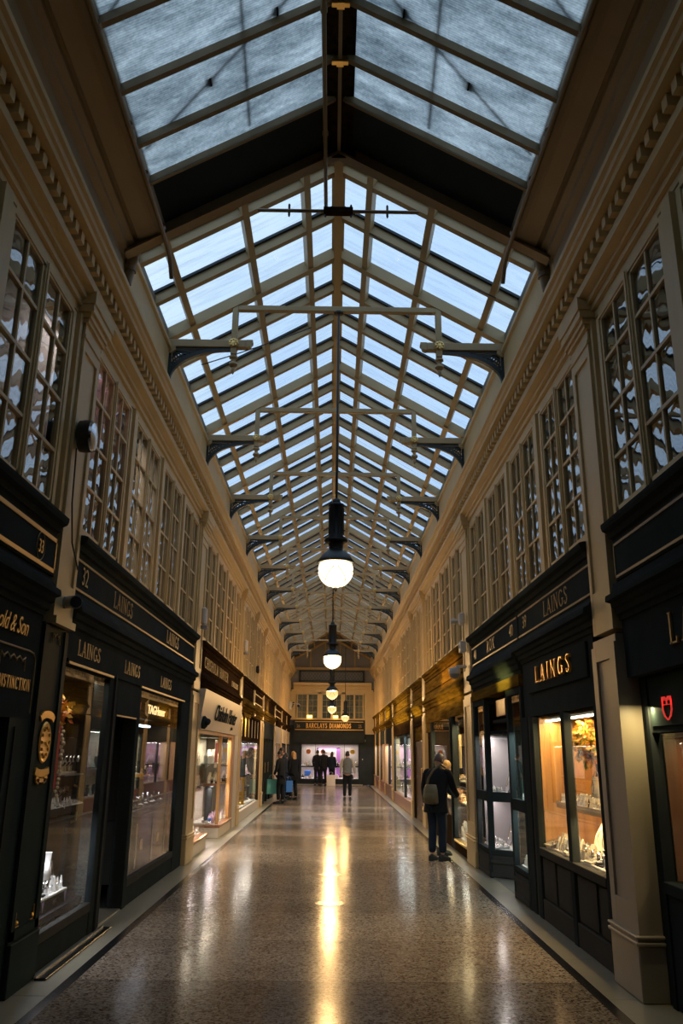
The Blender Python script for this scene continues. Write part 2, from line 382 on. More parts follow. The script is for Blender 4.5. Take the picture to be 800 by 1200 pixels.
# ------------------------------------------------------------------ lettering
_tc = {}
def letters(txt, h, sx=1., shear=0., ext=.006, space=1.0, bold=0.):
    """MB of upright flat letters: x to the right from 0, z up from 0, y = thickness (front at y=0)"""
    cu = bpy.data.curves.new('t', 'FONT'); cu.body = txt; cu.size = 1; cu.extrude = .5; cu.shear = shear; cu.space_character = space
    cu.resolution_u = 3; cu.offset = bold
    o = bpy.data.objects.new('t', cu); COL.objects.link(o)
    bpy.context.view_layer.update()
    dg = bpy.context.evaluated_depsgraph_get(); me = bpy.data.meshes.new_from_object(o.evaluated_get(dg))
    vs = [v.co.copy() for v in me.vertices]; fs = [tuple(p.vertices) for p in me.polygons]
    bpy.data.objects.remove(o); bpy.data.curves.remove(cu); bpy.data.meshes.remove(me)
    cap = .7
    x0 = min(v.x for v in vs); k = h / cap
    mb = MB(); mb.add([((v.x - x0) * k * sx, v.z * 2 * ext * .5, v.y * k) for v in vs], fs)
    mb.w = max(v[0] for v in mb.v)
    return mb
def on_wall(mb, side, X, yc, z, dst=None):
    """centre lettering on a side wall: side -1 reads along +y, side 1 along -y"""
    dst = dst or MB(); w = mb.w
    if side < 0: f = lambda v: Vector((-X + 0 - v.y, yc - w / 2 + v.x, z + v.z))
    else: f = lambda v: Vector((X + v.y, yc + w / 2 - v.x, z + v.z))
    return dst.merge(mb, f)
def on_end(mb, xc, Y, z, dst=None):
    dst = dst or MB(); w = mb.w
    return dst.merge(mb, lambda v: Vector((xc - w / 2 + v.x, Y + v.y, z + v.z)))

# serif capitals made of strokes: thick stems, thin bars, small feet
SER = {
 'L': (.62, [('s', .12, 0, .12, 1), ('t', .12, .03, .56, .03), ('f', .12, 1), ('f', .12, 0), ('v', .56, .0, .2)]),
 'A': (.80, [('t', .10, 0, .40, 1), ('s', .68, 0, .40, 1), ('t', .22, .34, .58, .34), ('f', .10, 0), ('f', .68, 0)]),
 'I': (.34, [('s', .17, 0, .17, 1), ('f', .17, 0), ('f', .17, 1)]),
 'N': (.82, [('t', .12, 0, .12, 1), ('s', .12, 1, .68, 0), ('t', .68, 0, .68, 1), ('f', .12, 0), ('f', .68, 1), ('f', .12, 1)]),
 'G': (.82, [('c', .42, .5, .32, .47, 40, 320), ('s', .68, .08, .68, .42), ('f', .66, .44)]),
 'S': (.62, [('p', [(.50, .80), (.46, .93), (.30, .98), (.14, .88), (.15, .68), (.30, .54), (.46, .42), (.50, .22), (.36, .04), (.20, .02), (.10, .14), (.09, .24)])]),
 'B': (.70, [('s', .14, 0, .14, 1), ('p', [(.14, .98), (.40, .97), (.52, .84), (.50, .64), (.36, .53), (.14, .52)]), ('p', [(.30, .53), (.52, .44), (.60, .26), (.52, .08), (.34, .02), (.14, .02)]), ('f', .10, 0), ('f', .10, 1)]),
 'R': (.76, [('s', .14, 0, .14, 1), ('p', [(.14, .98), (.42, .97), (.54, .84), (.52, .62), (.38, .50), (.14, .49)]), ('s', .36, .5, .66, 0), ('f', .14, 0), ('f', .10, 1), ('f', .66, 0)]),
 'C': (.78, [('c', .42, .5, .32, .47, 45, 315), ('v', .66, .72, .2)]),
 'Y': (.74, [('s', .08, 1, .36, .5), ('t', .66, 1, .36, .5), ('s', .36, 0, .36, .5), ('f', .36, 0), ('f', .08, 1), ('f', .66, 1)]),
 'D': (.80, [('s', .14, 0, .14, 1), ('p', [(.14, .98), (.40, .96), (.62, .80), (.70, .5), (.62, .2), (.40, .04), (.14, .02)]), ('f', .10, 0), ('f', .10, 1)]),
 'M': (.98, [('t', .12, 0, .14, 1), ('s', .14, 1, .46, .05), ('t', .46, .05, .80, 1), ('s', .80, 0, .80, 1), ('f', .12, 0), ('f', .80, 0), ('f', .12, 1), ('f', .82, 1)]),
 'O': (.84, [('c', .42, .5, .34, .47, 0, 360)]),
 'H': (.84, [('s', .14, 0, .14, 1), ('s', .68, 0, .68, 1), ('t', .14, .52, .68, .52), ('f', .14, 0), ('f', .14, 1), ('f', .68, 0), ('f', .68, 1)]),
 'U': (.82, [('p', [(.14, 1), (.14, .25), (.26, .04), (.42, .01), (.58, .06), (.66, .25), (.66, 1)]), ('f', .14, 1), ('f', .66, 1)]),
 'T': (.70, [('s', .35, 0, .35, 1), ('t', .04, .97, .66, .97), ('v', .05, .82, .17), ('v', .65, .82, .17), ('f', .35, 0)]),
 'E': (.68, [('s', .14, 0, .14, 1), ('t', .14, .97, .56, .97), ('t', .14, .52, .46, .52), ('t', .14, .03, .58, .03), ('f', .10, 0), ('f', .10, 1), ('v', .58, 0, .18), ('v', .56, .82, .18)]),
 'X': (.78, [('s', .10, 1, .66, 0), ('t', .66, 1, .10, 0), ('f', .10, 0), ('f', .66, 0), ('f', .10, 1), ('f', .66, 1)]),
 'J': (.50, [('p', [(.30, 1), (.30, .15), (.20, .0), (.06, .04)]), ('f', .30, 1)]),
 'W': (1.1, [('s', .06, 1, .32, 0), ('t', .32, 0, .54, .95), ('s', .54, .95, .78, 0), ('t', .78, 0, 1.02, 1), ('f', .06, 1), ('f', 1.02, 1)]),
 ' ': (.45, []),
}
def serif(txt, h, sx=.8, ext=.006, wt=.13, gap=.1):
    mb = MB(); x = 0
    def bar(x0, z0, x1, z1, w):
        a = Vector((x0, 0, z0)); b = Vector((x1, 0, z1)); d = (b - a).normalized(); n = Vector((-d.z, 0, d.x)) * w / 2
        mb.poly([a - n, b - n, b + n, a + n], (0, ext, 0))
    for ch in txt:
        w, ops = SER[ch]
        X = lambda u: (x + u) * h * sx
        for op in ops:
            k = op[0]
            if k == 's': bar(X(op[1]), op[2] * h, X(op[3]), op[4] * h, wt * h * (.95 if sx > .7 else .8))
            elif k == 't': bar(X(op[1]), op[2] * h, X(op[3]), op[4] * h, wt * h * .5)
            elif k == 'f': bar(X(op[1] - .12), op[2] * h * .96 + .02 * h, X(op[1] + .12), op[2] * h * .96 + .02 * h, wt * h * .38)
            elif k == 'v': bar(X(op[1]), op[2] * h, X(op[1]), (op[2] + op[3]) * h, wt * h * .55)
            else:
                if k == 'c':
                    _, cx, cz, rx, rz, a0, a1 = op; q = 14
                    P = [(cx + rx * math.cos(math.radians(a0 + (a1 - a0) * i / q)), cz + rz * math.sin(math.radians(a0 + (a1 - a0) * i / q))) for i in range(q + 1)]
                else: P = op[1]
                for i in range(len(P) - 1):
                    (u0, v0), (u1, v1) = P[i], P[i + 1]
                    vert = abs(v1 - v0) / (abs(u1 - u0) + abs(v1 - v0) + 1e-6)
                    bar(X(u0), v0 * h, X(u1), v1 * h, wt * h * (.5 + .5 * vert))
        x += w + gap
    mb.w = (x - gap) * h * sx
    return mb
SKY, LAMP, EXPO, CASE = 1.1, 2.7, 0.06, 3.4
# ------------------------------------------------------------------ the setting
YN, YE = -4.0, 44.0
SIDE = {-1: 'left', 1: 'right'}
struct(MB().box(-1.885, 1.885, YN, YE + .4, -.08, 0), 'floor', M['terrazzo'], 'speckled terrazzo arcade floor')
n_trim = [0]
def trim(mb, m, label, smooth=False):
    n_trim[0] += 1
    return struct(mb, 'trim_%d' % n_trim[0], m, label, smooth)
for s in (-1, 1):
    trim(MB().box(s * 1.885, s * 1.965, YN, YE - .2, -.08, .001), M['blackstone'], 'black stone strip along the %s edge of the terrazzo' % SIDE[s])
    mb = MB(); y = YN
    while y < YE:
        L = 1.15
        mb.box(s * 1.966, s * 2.42, y, min(y + L - .006, YE), -.08, 0); y += L
    trim(mb, M['stone'], 'pale stone border along the %s shopfronts' % SIDE[s])
    struct(MB().box(s * 2.42, s * 4.0, YN, YE, -.08, -.001), 'floor', M['greystone'], 'shop floor behind the %s shopfronts' % SIDE[s])
    # outer shell
    struct(MB().box(s * 3.9, s * 4.0, YN, YE + 1.2, 0, 6.6), 'wall_%s' % SIDE[s], M['plaster'], 'back wall of the %s shops' % SIDE[s])
    struct(MB().box(s * 2.41, s * 3.9, YN, YE, 2.97, 3.40), 'ceiling', M['plaster'], 'ceiling over the %s shops' % SIDE[s])
    struct(MB().box(s * 2.05, s * 4.0, YN, YE + 1.2, 6.42, 6.56).box(s * 2.30, s * 4.0, YN, YE, 5.95, 6.42), 'ceiling', M['plaster'], 'flat roof over the %s upper rooms' % SIDE[s])
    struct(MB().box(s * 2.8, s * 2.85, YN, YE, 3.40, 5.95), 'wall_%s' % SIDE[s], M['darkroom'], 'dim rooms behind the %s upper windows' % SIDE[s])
struct(MB().box(-4, 4, YN - .15, YN - .02, 0, 8.2), 'wall_near', M['darkroom'], 'unseen dark wall added behind the viewer to block sky light')  # added out of view, keeps the sky from lighting the hall from behind

# cornice with its dentils
for s in (-1, 1):
    P = [(2.40, 5.27), (2.30, 5.27), (2.30, 5.31), (2.265, 5.315), (2.265, 5.38), (2.235, 5.385), (2.235, 5.44), (2.20, 5.445), (2.20, 5.485), (2.13, 5.51), (2.125, 5.575),
         (2.165, 5.585), (2.165, 5.69), (2.02, 5.70), (2.02, 5.75), (1.995, 5.76), (1.985, 5.79), (1.955, 5.80), (1.95, 5.835), (2.06, 5.85), (2.40, 5.95)]
    c = trim(MB().prism(P, YN, YE, s), M['cream'], 'cream moulded cornice along the top of the %s wall' % SIDE[s])
    d = MB(); y = YN
    while y < YE - .1:
        d.box(s * 2.075, s * 2.17, y, y + .075, 5.595, 5.688); y += .15
    d.build('dentil_course', M['cream'], c)

# pilasters
def pilaster(s, y0, w, z0=0., lower=True, label=None, m='cream', lm=None, X=2.2):
    y1 = y0 + w
    r = thing('pilaster', label, None, (s * 2.3, (y0 + y1) / 2, z0), None, 'structure')
    zs = max(z0, 2.60)
    b = MB(); e = .055
    b.box(s * (X + .02), s * 2.40, y0, y1, zs, 5.30)
    # raised frame round a sunk panel
    b.box(s * X, s * 2.3, y0 - .004, y0 + e, zs, 5.098); b.box(s * X, s * 2.3, y1 - e, y1 + .004, zs, 5.098)
    b.box(s * (X + .001), s * 2.3, y0 - .002, y1 + .002, 5.0, 5.097); b.box(s * (X + .001), s * 2.3, y0 - .002, y1 + .002, zs + .001, zs + .35)
    b.build('shaft', M[m], r)
    k = MB()
    for dx, za, zb in ((.012, 5.1, 5.13), (.0, 5.13, 5.24), (.025, 5.24, 5.28), (.045, 5.28, 5.33), (.07, 5.33, 5.40), (.085, 5.40, 5.52)):
        k.box(s * (X - dx), s * 2.42, y0 - dx * .8, y1 + dx * .8, za, zb)
    k.build('capital', M[m], r)
    if lower:
        b = MB(); q = M[lm or m]; y0b, y1b = y0 - .02, y1 + .05
        b.box(s * (X + .005), s * 2.44, y0b, y1b, 0, 2.56)
        b.box(s * (X - .012), s * 2.3, y0b - .004, y0b + .12, .3, 2.5); b.box(s * (X - .012), s * 2.3, y1b - .10, y1b + .004, .3, 2.5)
        b.box(s * (X - .011), s * 2.3, y0b - .002, y1b + .002, .3, .62); b.box(s * (X - .011), s * 2.3, y0b - .002, y1b + .002, 2.38, 2.498)
        b.build('lower_shaft', q, r)
        b = MB(); b.box(s * (X - .03), s * 2.46, y0b - .02, y1b + .02, 0, .36, .008)
        b.box(s * (X - .045), s * 2.47, y0b - .035, y1b + .035, .36, .385, .006).box(s * (X - .03), s * 2.46, y0b - .02, y1b + .02, .385, .405).box(s * (X - .045), s * 2.47, y0b - .035, y1b + .035, .405, .425, .006)
        b.build('plinth', q, r)
        if lm == 'beige' or s > 0 and y0 < 8:
            pass
    else:
        b = MB(); b.box(s * (X - .03), s * 2.42, y0 - .015, y1 + .015, zs, zs + .06)
        b.build('foot_block', M[m], r)
    return r
LP = [(6.30, .46), (13.02, .60), (19.7, .45), (23.2, .3), (26.3, .4), (31.9, .35), (36.2, .35), (40.2, .35)]
RP = [(6.28, .48), (13.0, .66), (19.65, .45), (22.75, .35), (29.9, .45), (34.2, .35), (38.2, .4), (42.0, .3)]
nm = ['nearest', 'second nearest', 'third', 'fourth', 'fifth', 'sixth', 'seventh', 'farthest']
for i, (y, w) in enumerate(LP): pilaster(-1, y, w, z0=2.56 if i == 0 else 0, lower=i not in (0, 3), label='cream pilaster on the left wall, %s of its row' % nm[i])
for i, (y, w) in enumerate(RP): pilaster(1, y, w, lm='beige' if i == 0 else None, label='cream pilaster on the right wall, %s of its row' % nm[i])

# upper windows
nwin = [0]
def upper_window(s, y0, y1, jl, jr, curtain=None, label=None):
    nwin[0] += 1; X = 2.28; z0, z1 = 3.52, 5.27
    r = thing('window_%d' % nwin[0], label, None, (s * X, (y0 + y1) / 2, z0), None, 'structure')
    f = MB()
    f.box(s * 2.27, s * 2.36, y0 - jl, y0, 3.42, z1 + .03).box(s * 2.27, s * 2.36, y1, y1 + jr, 3.42, z1 + .03)
    f.box(s * 2.25, s * 2.36, y0 - jl * .35, y0, 3.45, z1).box(s * 2.25, s * 2.36, y1, y1 + jr * .35, 3.45, z1)
    if jl > .1: f.box(s * 2.225, s * 2.3, y0 - jl, y0 - jl * .62, 3.45, z1 + .03)
    if jr > .1: f.box(s * 2.225, s * 2.3, y1 + jr * .62, y1 + jr, 3.45, z1 + .03)
    f.box(s * 2.235, s * 2.36, y0 - jl, y1 + jr, 3.45, 3.50, .008).box(s * 2.25, s * 2.36, y0, y1, z1 - .03, z1 + .03)
    ym = (y0 + y1) / 2
    f.box(s * 2.245, s * 2.33, ym - .035, ym + .035, z0 - .02, z1).box(s * 2.235, s * 2.33, ym - .014, ym + .014, z0 - .02, z1)
    f.build('window_frame', M['cream'], r)
    for a, b in ((y0, ym - .035), (ym + .035, y1)):
        t = MB(); e = .035
        t.box(s * 2.26, s * 2.31, a, a + e, z0 - .02, z1).box(s * 2.26, s * 2.31, b - e, b, z0 - .02, z1)
        t.box(s * 2.26, s * 2.31, a, b, z0 - .02, z0 + .03).box(s * 2.26, s * 2.31, a, b, z1 - .05, z1)
        for k in (1, 2, 3):
            z = z0 + (z1 - z0) * k / 4; t.box(s * 2.263, s * 2.303, a, b, z - .014, z + .014)
        c = (a + b) / 2; t.box(s * 2.265, s * 2.30, c - .013, c + .013, z0, z1)
        sa = t.build('sash', M['cream'], r)
        MB().box(s * 2.281, s * 2.285, a + .02, b - .02, z0, z1).build('panes', M['wavy'], sa)
    if curtain:
        c = MB(); n = 36; pts = []
        for i in range(n + 1):
            y = y0 + .02 + (y1 - y0 - .04) * i / n
            pts.append((2.40 + .018 * math.sin(i * 1.9), y))
        for i in range(n):
            (xa, ya), (xb, yb) = pts[i], pts[i + 1]
            c.add([(s * xa, ya, z0), (s * xb, yb, z0), (s * xb, yb, z1), (s * xa, ya, z1), (s * (xa + .01), ya, z0), (s * (xb + .01), yb, z0), (s * (xb + .01), yb, z1), (s * (xa + .01), ya, z1)],
                  [(0, 1, 2, 3), (7, 6, 5, 4), (0, 4, 5, 1), (3, 2, 6, 7)])
        c.build('curtain', M[curtain], r, True)
    return r
def window_run(s, ya, yb, n, j=.19, curtains={}):
    """n windows evenly filling ya..yb"""
    wd = (yb - ya) / n
    for i in range(n):
        a = ya + wd * i + j; b = ya + wd * (i + 1) - j
        base = '%s wall upper window' % SIDE[s]
        upper_window(s, a, b, j, j, curtains.get(i), 'small-paned cream %s, %s of its bay from the viewer, bay at %s' % (base, ORD[i], bayname(s, ya)))
def bayname(s, y):
    L = LP if s < 0 else RP
    k = sum(1 for a in L if a[0] < y)
    return 'the viewer' if k == 0 else 'the %s pilaster' % nm[k - 1]
for s, L in ((-1, LP), (1, RP)):
    ed = [1.0] + [y for y, w in L] + [YE - .15]
    st = [1.0] + [y + w for y, w in L]
    for i in range(len(st)):
        a = st[i]; b = ed[i + 1]; n = max(1, round((b - a) / 1.57))
        cu = {}
        if s < 0 and i == 1: cu = {0: 'curtain'}
        if i >= 2: cu = {k: 'lightcurtain' for k in range(n) if (k * 7 + i * 3) % 4 != 1}
        if i == 0: window_run(s, 1.25, 6.29, 3, .18)
        else: window_run(s, a, b, n, .17 if i < 3 else .15, cu)

# ------------------------------------------------------------------ near roof: frosted panes between low timber
def near_z(x): return 7.34 - .585 * abs(x)
ribY = [1.45, 2.05, 2.6, 3.16, 3.72, 4.28, 4.86, 5.41, 5.86]
for s in (-1, 1):
    a, b = .09, 1.66
    g = MB()
    for i in range(len(ribY) - 1):
        y0, y1 = ribY[i] + .004, ribY[i + 1] - .004
        g.poly([(s * a, y0, near_z(a) + .05), (s * b, y0, near_z(b) + .05), (s * b, y1, near_z(b) + .05), (s * a, y1, near_z(a) + .05)], (0, 0, .008))
    struct(g, 'ceiling_panes', M['frost'], 'frosted ribbed glass of the near roof, %s slope' % SIDE[s])
    struct(MB().poly([(s * a, 5.88, near_z(a) + .05), (s * b, 5.88, near_z(b) + .05), (s * b, 6.5, near_z(b) + .05), (s * a, 6.5, near_z(a) + .05)], (0, 0, .03)),
           'ceiling_board', M['black'], 'dark board closing the end of the near roof, %s slope' % SIDE[s])
    struct(MB().poly([(s * .0, YN, near_z(0) + .06), (s * 2.2, YN, near_z(2.2) + .06), (s * 2.2, 1.45, near_z(2.2) + .06), (s * .0, 1.45, near_z(0) + .06)], (0, 0, .03)),
           'ceiling_board', M['black'], 'unseen roof over the viewer, made opaque to hold light back, %s slope' % SIDE[s])  # out of view, closed opaque so the near end stays dim
    for i, y in enumerate(ribY):
        rb = MB().beam((s * .05, y, near_z(.05) + .005), (s * 1.68, y, near_z(1.68) + .005), .03, .07)
        rb.beam((s * .05, y, near_z(.05) - .036), (s * 1.68, y, near_z(1.68) - .036), .045 if i < 8 else .03, .012)
        tag(rb.build('roof_bar', M['pipe']), 'thin brown bar under the frosted glass, %s slope, %s from the gable beam' % (SIDE[s], ORD[8 - i]), 'bar', 'bars of the frosted near roof')
    # deep soffit from the glass down to the cornice
    P = [(1.64, near_z(1.66) + .08), (1.64, 6.30), (1.70, 6.29), (1.73, 6.27), (1.86, 6.215), (1.87, 6.235), (1.90, 6.235), (1.905, 6.195), (1.955, 6.17), (1.96, 6.13), (2.02, 6.10), (2.04, 5.86), (2.4, 5.9), (2.4, 6.5)]
    trim(MB().prism(P, YN, 6.52, s), M['soffit'], 'brown boarded soffit under the near roof, %s side' % SIDE[s])
    # pipe along the edge of the glass
    pb = MB().tube([(s * 1.63, 1.0, 6.30), (s * 1.63, 6.62, 6.27), (s * 1.635, 6.80, 6.24), (s * 1.64, 6.95, 6.12)], .022, 8)
    for y in (1.5, 2.4, 3.3, 4.2, 5.1, 5.65, 6.35): pb.tube([(s * 1.63, y, 6.297), (s * 1.63, y + .05, 6.297)], .031, 8)
    tag(pb.build('conduit_pipe', M['pipe'], None, True), 'painted pipe running along the %s edge of the frosted glass' % SIDE[s], 'pipe')
    # elbow downpipe at the end of the near roof
    t = MB().tube([(s * 1.90, 6.55, 6.24), (s * 1.95, 6.66, 6.20), (s * 2.0, 6.72, 6.08), (s * 2.03, 6.74, 5.92)], .06, 10)
    t.tube([(s * 2.0, 6.72, 6.09), (s * 2.005, 6.725, 6.05)], .075, 10)
    tag(t.build('rain_pipe', M['pipe'], None, True), 'short bent rain pipe at the %s foot of the gable beam' % SIDE[s], 'pipe')
    # cables lying on the outside of the frosted glass, seen as blurred shadows
    for j, (xa, ya, xb, yb) in enumerate(((.62, 1.5, .80, 5.8), (.14, 4.55, 1.62, 5.55), (.16, 3.2, 1.62, 4.3))):
        cb = MB().tube([(s * xa, ya, near_z(xa) + .075), (s * (xa + xb) / 2, (ya + yb) / 2, near_z((xa + xb) / 2) + .078), (s * xb, yb, near_z(xb) + .075)], .014, 6)
        for q in (.25, .62): x = xa + (xb - xa) * q; y = ya + (yb - ya) * q; cb.box(s * x - .03, s * x + .03, y - .03, y + .05, near_z(x) + .06, near_z(x) + .14)
        tag(cb.build('cable', M['iron']), 'dark cable lying outside on the frosted glass, %s slope, %s' % (SIDE[s], ('running down the hall', 'slanting nearest the gable beam', 'slanting nearer the viewer')[j]), 'cable')
# ridge of the near roof
r = thing('ridge_beam', 'dark ridge beam with brass clips along the frosted near roof', 'beam', (0, 4, 7.3))
MB().box(-.13, .13, YN, 6.5, 7.31, 7.36).build('beam_board', M['darkwood'], r)
MB().box(-.016, .016, YN, 6.48, 7.245, 7.308).build('centre_fillet', M['pipe'], r)
for y in ribY[:-1]:
    MB().box(-.07, -.02, y - .02, y + .02, 7.235, 7.30).box(.02, .07, y - .02, y + .02, 7.235, 7.30).box(-.03, .03, y - .03, y + .03, 7.225, 7.24).build('clip', M['brass'], r)
pb = MB().tube([(-.13, 1.0, 7.16), (-.13, 7.05, 7.14), (-.13, 7.25, 7.12)], .02, 8)
for y in (2.2, 3.5, 4.8, 6.1): pb.tube([(-.13, y, 7.155), (-.13, y + .05, 7.155)], .029, 8)
tag(pb.build('conduit_pipe', M['pipe'], None, True), 'painted pipe hanging along the near ridge', 'pipe')
# gable beam
r = thing('gable_beam', 'heavy brown gable beam where the frosted roof meets the clear roof', 'beam', (0, 6.53, 6.3))
for s in (-1, 1):
    MB().beam((0, 6.55, near_z(0) - .01), (s * 2.02, 6.55, near_z(2.02) - .01), .10, .13).beam((0, 6.49, near_z(0) - .085), (s * 1.98, 6.49, near_z(1.98) - .085), .05, .025).build('beam_half', M['pipe'], r)
MB().box(-.16, .16, 6.485, 6.50, 7.20, 7.31).build('ridge_plate', M['darkwood'], r)
# wall closing the step between the near and the clear roof
b = MB()
for s in (-1, 1):
    b.poly([(0, 6.56, near_z(0) + .02), (s * 2.1, 6.56, near_z(2.1) + .02), (s * 2.1, 6.56, near_z(2.1) + .45), (0, 6.56, near_z(0) + .45)], (0, .03, 0))
struct(b, 'wall_step', M['soffit'], 'upstand between the frosted roof and the clear roof')

# ------------------------------------------------------------------ clear roof
def roof_z(x): return 7.66 - .585 * abs(x)
TR = [8.8 + 3.07 * k for k in range(11)]
def ordinal(k): return ORD[k]
for s in (-1, 1):
    g = MB(); a, b = .0, 2.12
    g.poly([(s * a, 6.6, roof_z(a) + .165), (s * b, 6.6, roof_z(b) + .165), (s * b, 40.9, roof_z(b) + .165), (s * a, 40.9, roof_z(a) + .165)], (0, 0, .006))
    struct(g, 'ceiling_glass', M['roofglass'], 'clear glass of the pitched roof, %s slope' % SIDE[s])
    struct(MB().poly([(0, 40.9, roof_z(0) + .20), (s * 2.2, 40.9, roof_z(2.2) + .20), (s * 2.2, 45, roof_z(2.2) + .20), (0, 45, roof_z(0) + .20)], (0, 0, .03)), 'ceiling_board', M['roofgrey'], 'dark covered far end of the roof, %s slope' % SIDE[s])
    # blocking course above the cornice with the wall plate
    trim(MB().prism([(2.03, 5.84), (2.03, 6.30), (2.0, 6.31), (2.0, 6.36), (2.16, 6.42), (2.35, 6.42), (2.35, 5.9)], 6.53, YE, s), M['cream'], 'plain cream upstand between %s cornice and roof' % SIDE[s])
    for i, x in enumerate((.36, 1.0, 1.78)):
        z = roof_z(x)
        pb = MB().beam((s * x, 6.6, z + .055), (s * x, YE, z + .055), .075, .10, (s * .5, 0, .86))
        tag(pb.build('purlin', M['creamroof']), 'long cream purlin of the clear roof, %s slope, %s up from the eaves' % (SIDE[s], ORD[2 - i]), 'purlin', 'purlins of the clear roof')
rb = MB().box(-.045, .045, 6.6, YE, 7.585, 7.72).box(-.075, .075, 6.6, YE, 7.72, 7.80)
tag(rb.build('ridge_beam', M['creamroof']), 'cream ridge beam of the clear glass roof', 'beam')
# slender rafter pairs
proto = None
def rafter_pair(y, label):
    global proto
    if proto is None:
        r = thing('rafter_pair', label, 'rafter', (0, 0, 7.6), 'common rafters of the clear roof')
        for s in (-1, 1): MB().beam((s * .03, -.045, roof_z(.03) + .142), (s * 2.10, -.045, roof_z(2.10) + .142), .05, .03).build('shadow_strip', M['iron'], r)  # black strip stands in for the shadow line along the glass edge
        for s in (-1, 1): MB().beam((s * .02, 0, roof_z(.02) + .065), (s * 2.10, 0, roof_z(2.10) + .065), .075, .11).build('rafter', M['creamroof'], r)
        proto = r
    else: r = copy_tree(proto)
    r.location = (0, y, 7.6); r['label'] = label
for k in range(12):
    for j in (1, 2, 3):
        y = TR[0] - 3.07 + 3.07 * k + .7675 * j
        if y < 6.95 or y > 43.6: continue
        if k == 0: lb = 'slender cream rafter pair between gable beam and nearest roof truss, %s from the truss' % ORD[3 - j]
        elif k == 11: lb = 'slender cream rafter pair beyond the farthest roof truss, %s from it' % ORD[j - 1]
        else: lb = 'slender cream rafter pair, %s of three between the %s and %s roof trusses' % (ORD[j - 1], ordinal(k - 1), ordinal(k))
        rafter_pair(y, lb)
# hammer-beam trusses
def make_truss():
    r = thing('roof_truss', 'x', 'truss', (0, 0, 6.3), 'hammer-beam trusses of the clear roof')
    for s in (-1, 1):
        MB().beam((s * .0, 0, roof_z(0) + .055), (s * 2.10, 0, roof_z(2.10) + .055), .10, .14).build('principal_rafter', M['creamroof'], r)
        hb = MB()
        hb.box(s * 1.10, s * 2.10, -.045, .045, 6.345, 6.445, .006)
        hb.prism([(1.10, 6.345), (1.10, 6.445), (1.02, 6.445), (1.02, 6.415), (1.035, 6.40), (1.05, 6.36), (1.075, 6.345)], -.045, .045, s)
        hb.prism([(1.95, 6.345), (1.95, 6.30), (2.0, 6.26), (2.10, 6.26), (2.10, 6.345)], -.05, .05, s)
        h = hb.build('hammer_beam', M['creamroof'], r)
        rs = MB()
        for q in (-1, 1):
            rs.lathe([(.001, 0), (.062, 0), (.062, .012), (.04, .022), (.001, .026)] if q > 0 else [(.001, 0), (.062, 0), (.062, -.012), (.04, -.022), (.001, -.026)], (s * 1.25, q * .045, 6.395), 12, 'y')
            for k in range(8):
                an = k * PI / 4; rs.ball((s * 1.25 + .042 * math.cos(an), q * .064, 6.395 + .042 * math.sin(an)), .017, 6, 4)
        rs.build('rosette', M['brass'], h, True)
        MB().box(s * 1.215, s * 1.285, -.05, .05, 6.25, 6.345, .006).lathe([(.035, 6.25), (.052, 6.235), (.052, 6.215), (.03, 6.20), (.024, 6.17), (.05, 6.15), (.055, 6.125), (.035, 6.10), (.02, 6.09), (.026, 6.06), (.018, 6.03), (.004, 6.0)], (s * 1.25, 0, 0), 12).build('pendant', M['creamroof'], h, True)
        MB().box(s * 1.215, s * 1.285, -.04, .04, 6.44, 6.97, .005).build('post', M['creamroof'], r)
        # pierced iron bracket
        b = MB(); n = 12; arc = []
        for i in range(n + 1):
            t = i / n * PI / 2
            arc.append((2.03 - .74 * (1 - math.cos(t)), 5.93 + .40 * math.sin(t)))
        for i in range(n):
            (xa, za), (xb, zb) = arc[i], arc[i + 1]
            w = .065 - .025 * i / n
            b.beam((s * xa, 0, za), (s * xb, 0, zb), .05, w, (s * 1, 0, 1))
        b.box(s * 1.30, s * 2.02, -.022, .022, 6.32, 6.345).box(s * 2.0, s * 2.04, -.03, .03, 5.88, 6.30)
        c0 = (1.985, 6.30)
        for k in range(1, 8):
            i = min(n, k + 2); (xa, za) = arc[i]
            b.beam((s * c0[0], 0, c0[1]), (s * (xa * .96 + c0[0] * .04), 0, za * .96 + c0[1] * .04), .016, .014, (0, 1, 0))
        for f in (.35, .62):
            p = [(c0[0] + (xa - c0[0]) * f, c0[1] + (za - c0[1]) * f) for xa, za in arc[2:11]]
            b.tube([(s * x, 0, z) for x, z in p], .011, 6)
        for k in (3, 5, 7, 9):
            xa, za = arc[k]; b.tube([(s * (c0[0] + (xa - c0[0]) * .8) + .035 * math.cos(t), 0, c0[1] + (za - c0[1]) * .8 + .035 * math.sin(t)) for t in [i * PI / 4 for i in range(8)]], .008, 5, True)
        b.build('bracket', M['ironblue'], r)
    MB().box(-1.26, 1.26, -.035, .035, 6.86, 6.93, .005).build('collar_beam', M['creamroof'], r)
    return r
t0 = make_truss()
for k, y in enumerate(TR):
    t = t0 if k == 0 else copy_tree(t0)
    t.location = (0, y, 6.3)
    t['label'] = 'cream hammer-beam roof truss with black iron brackets, %s counting from the gable beam' % ORD[k]
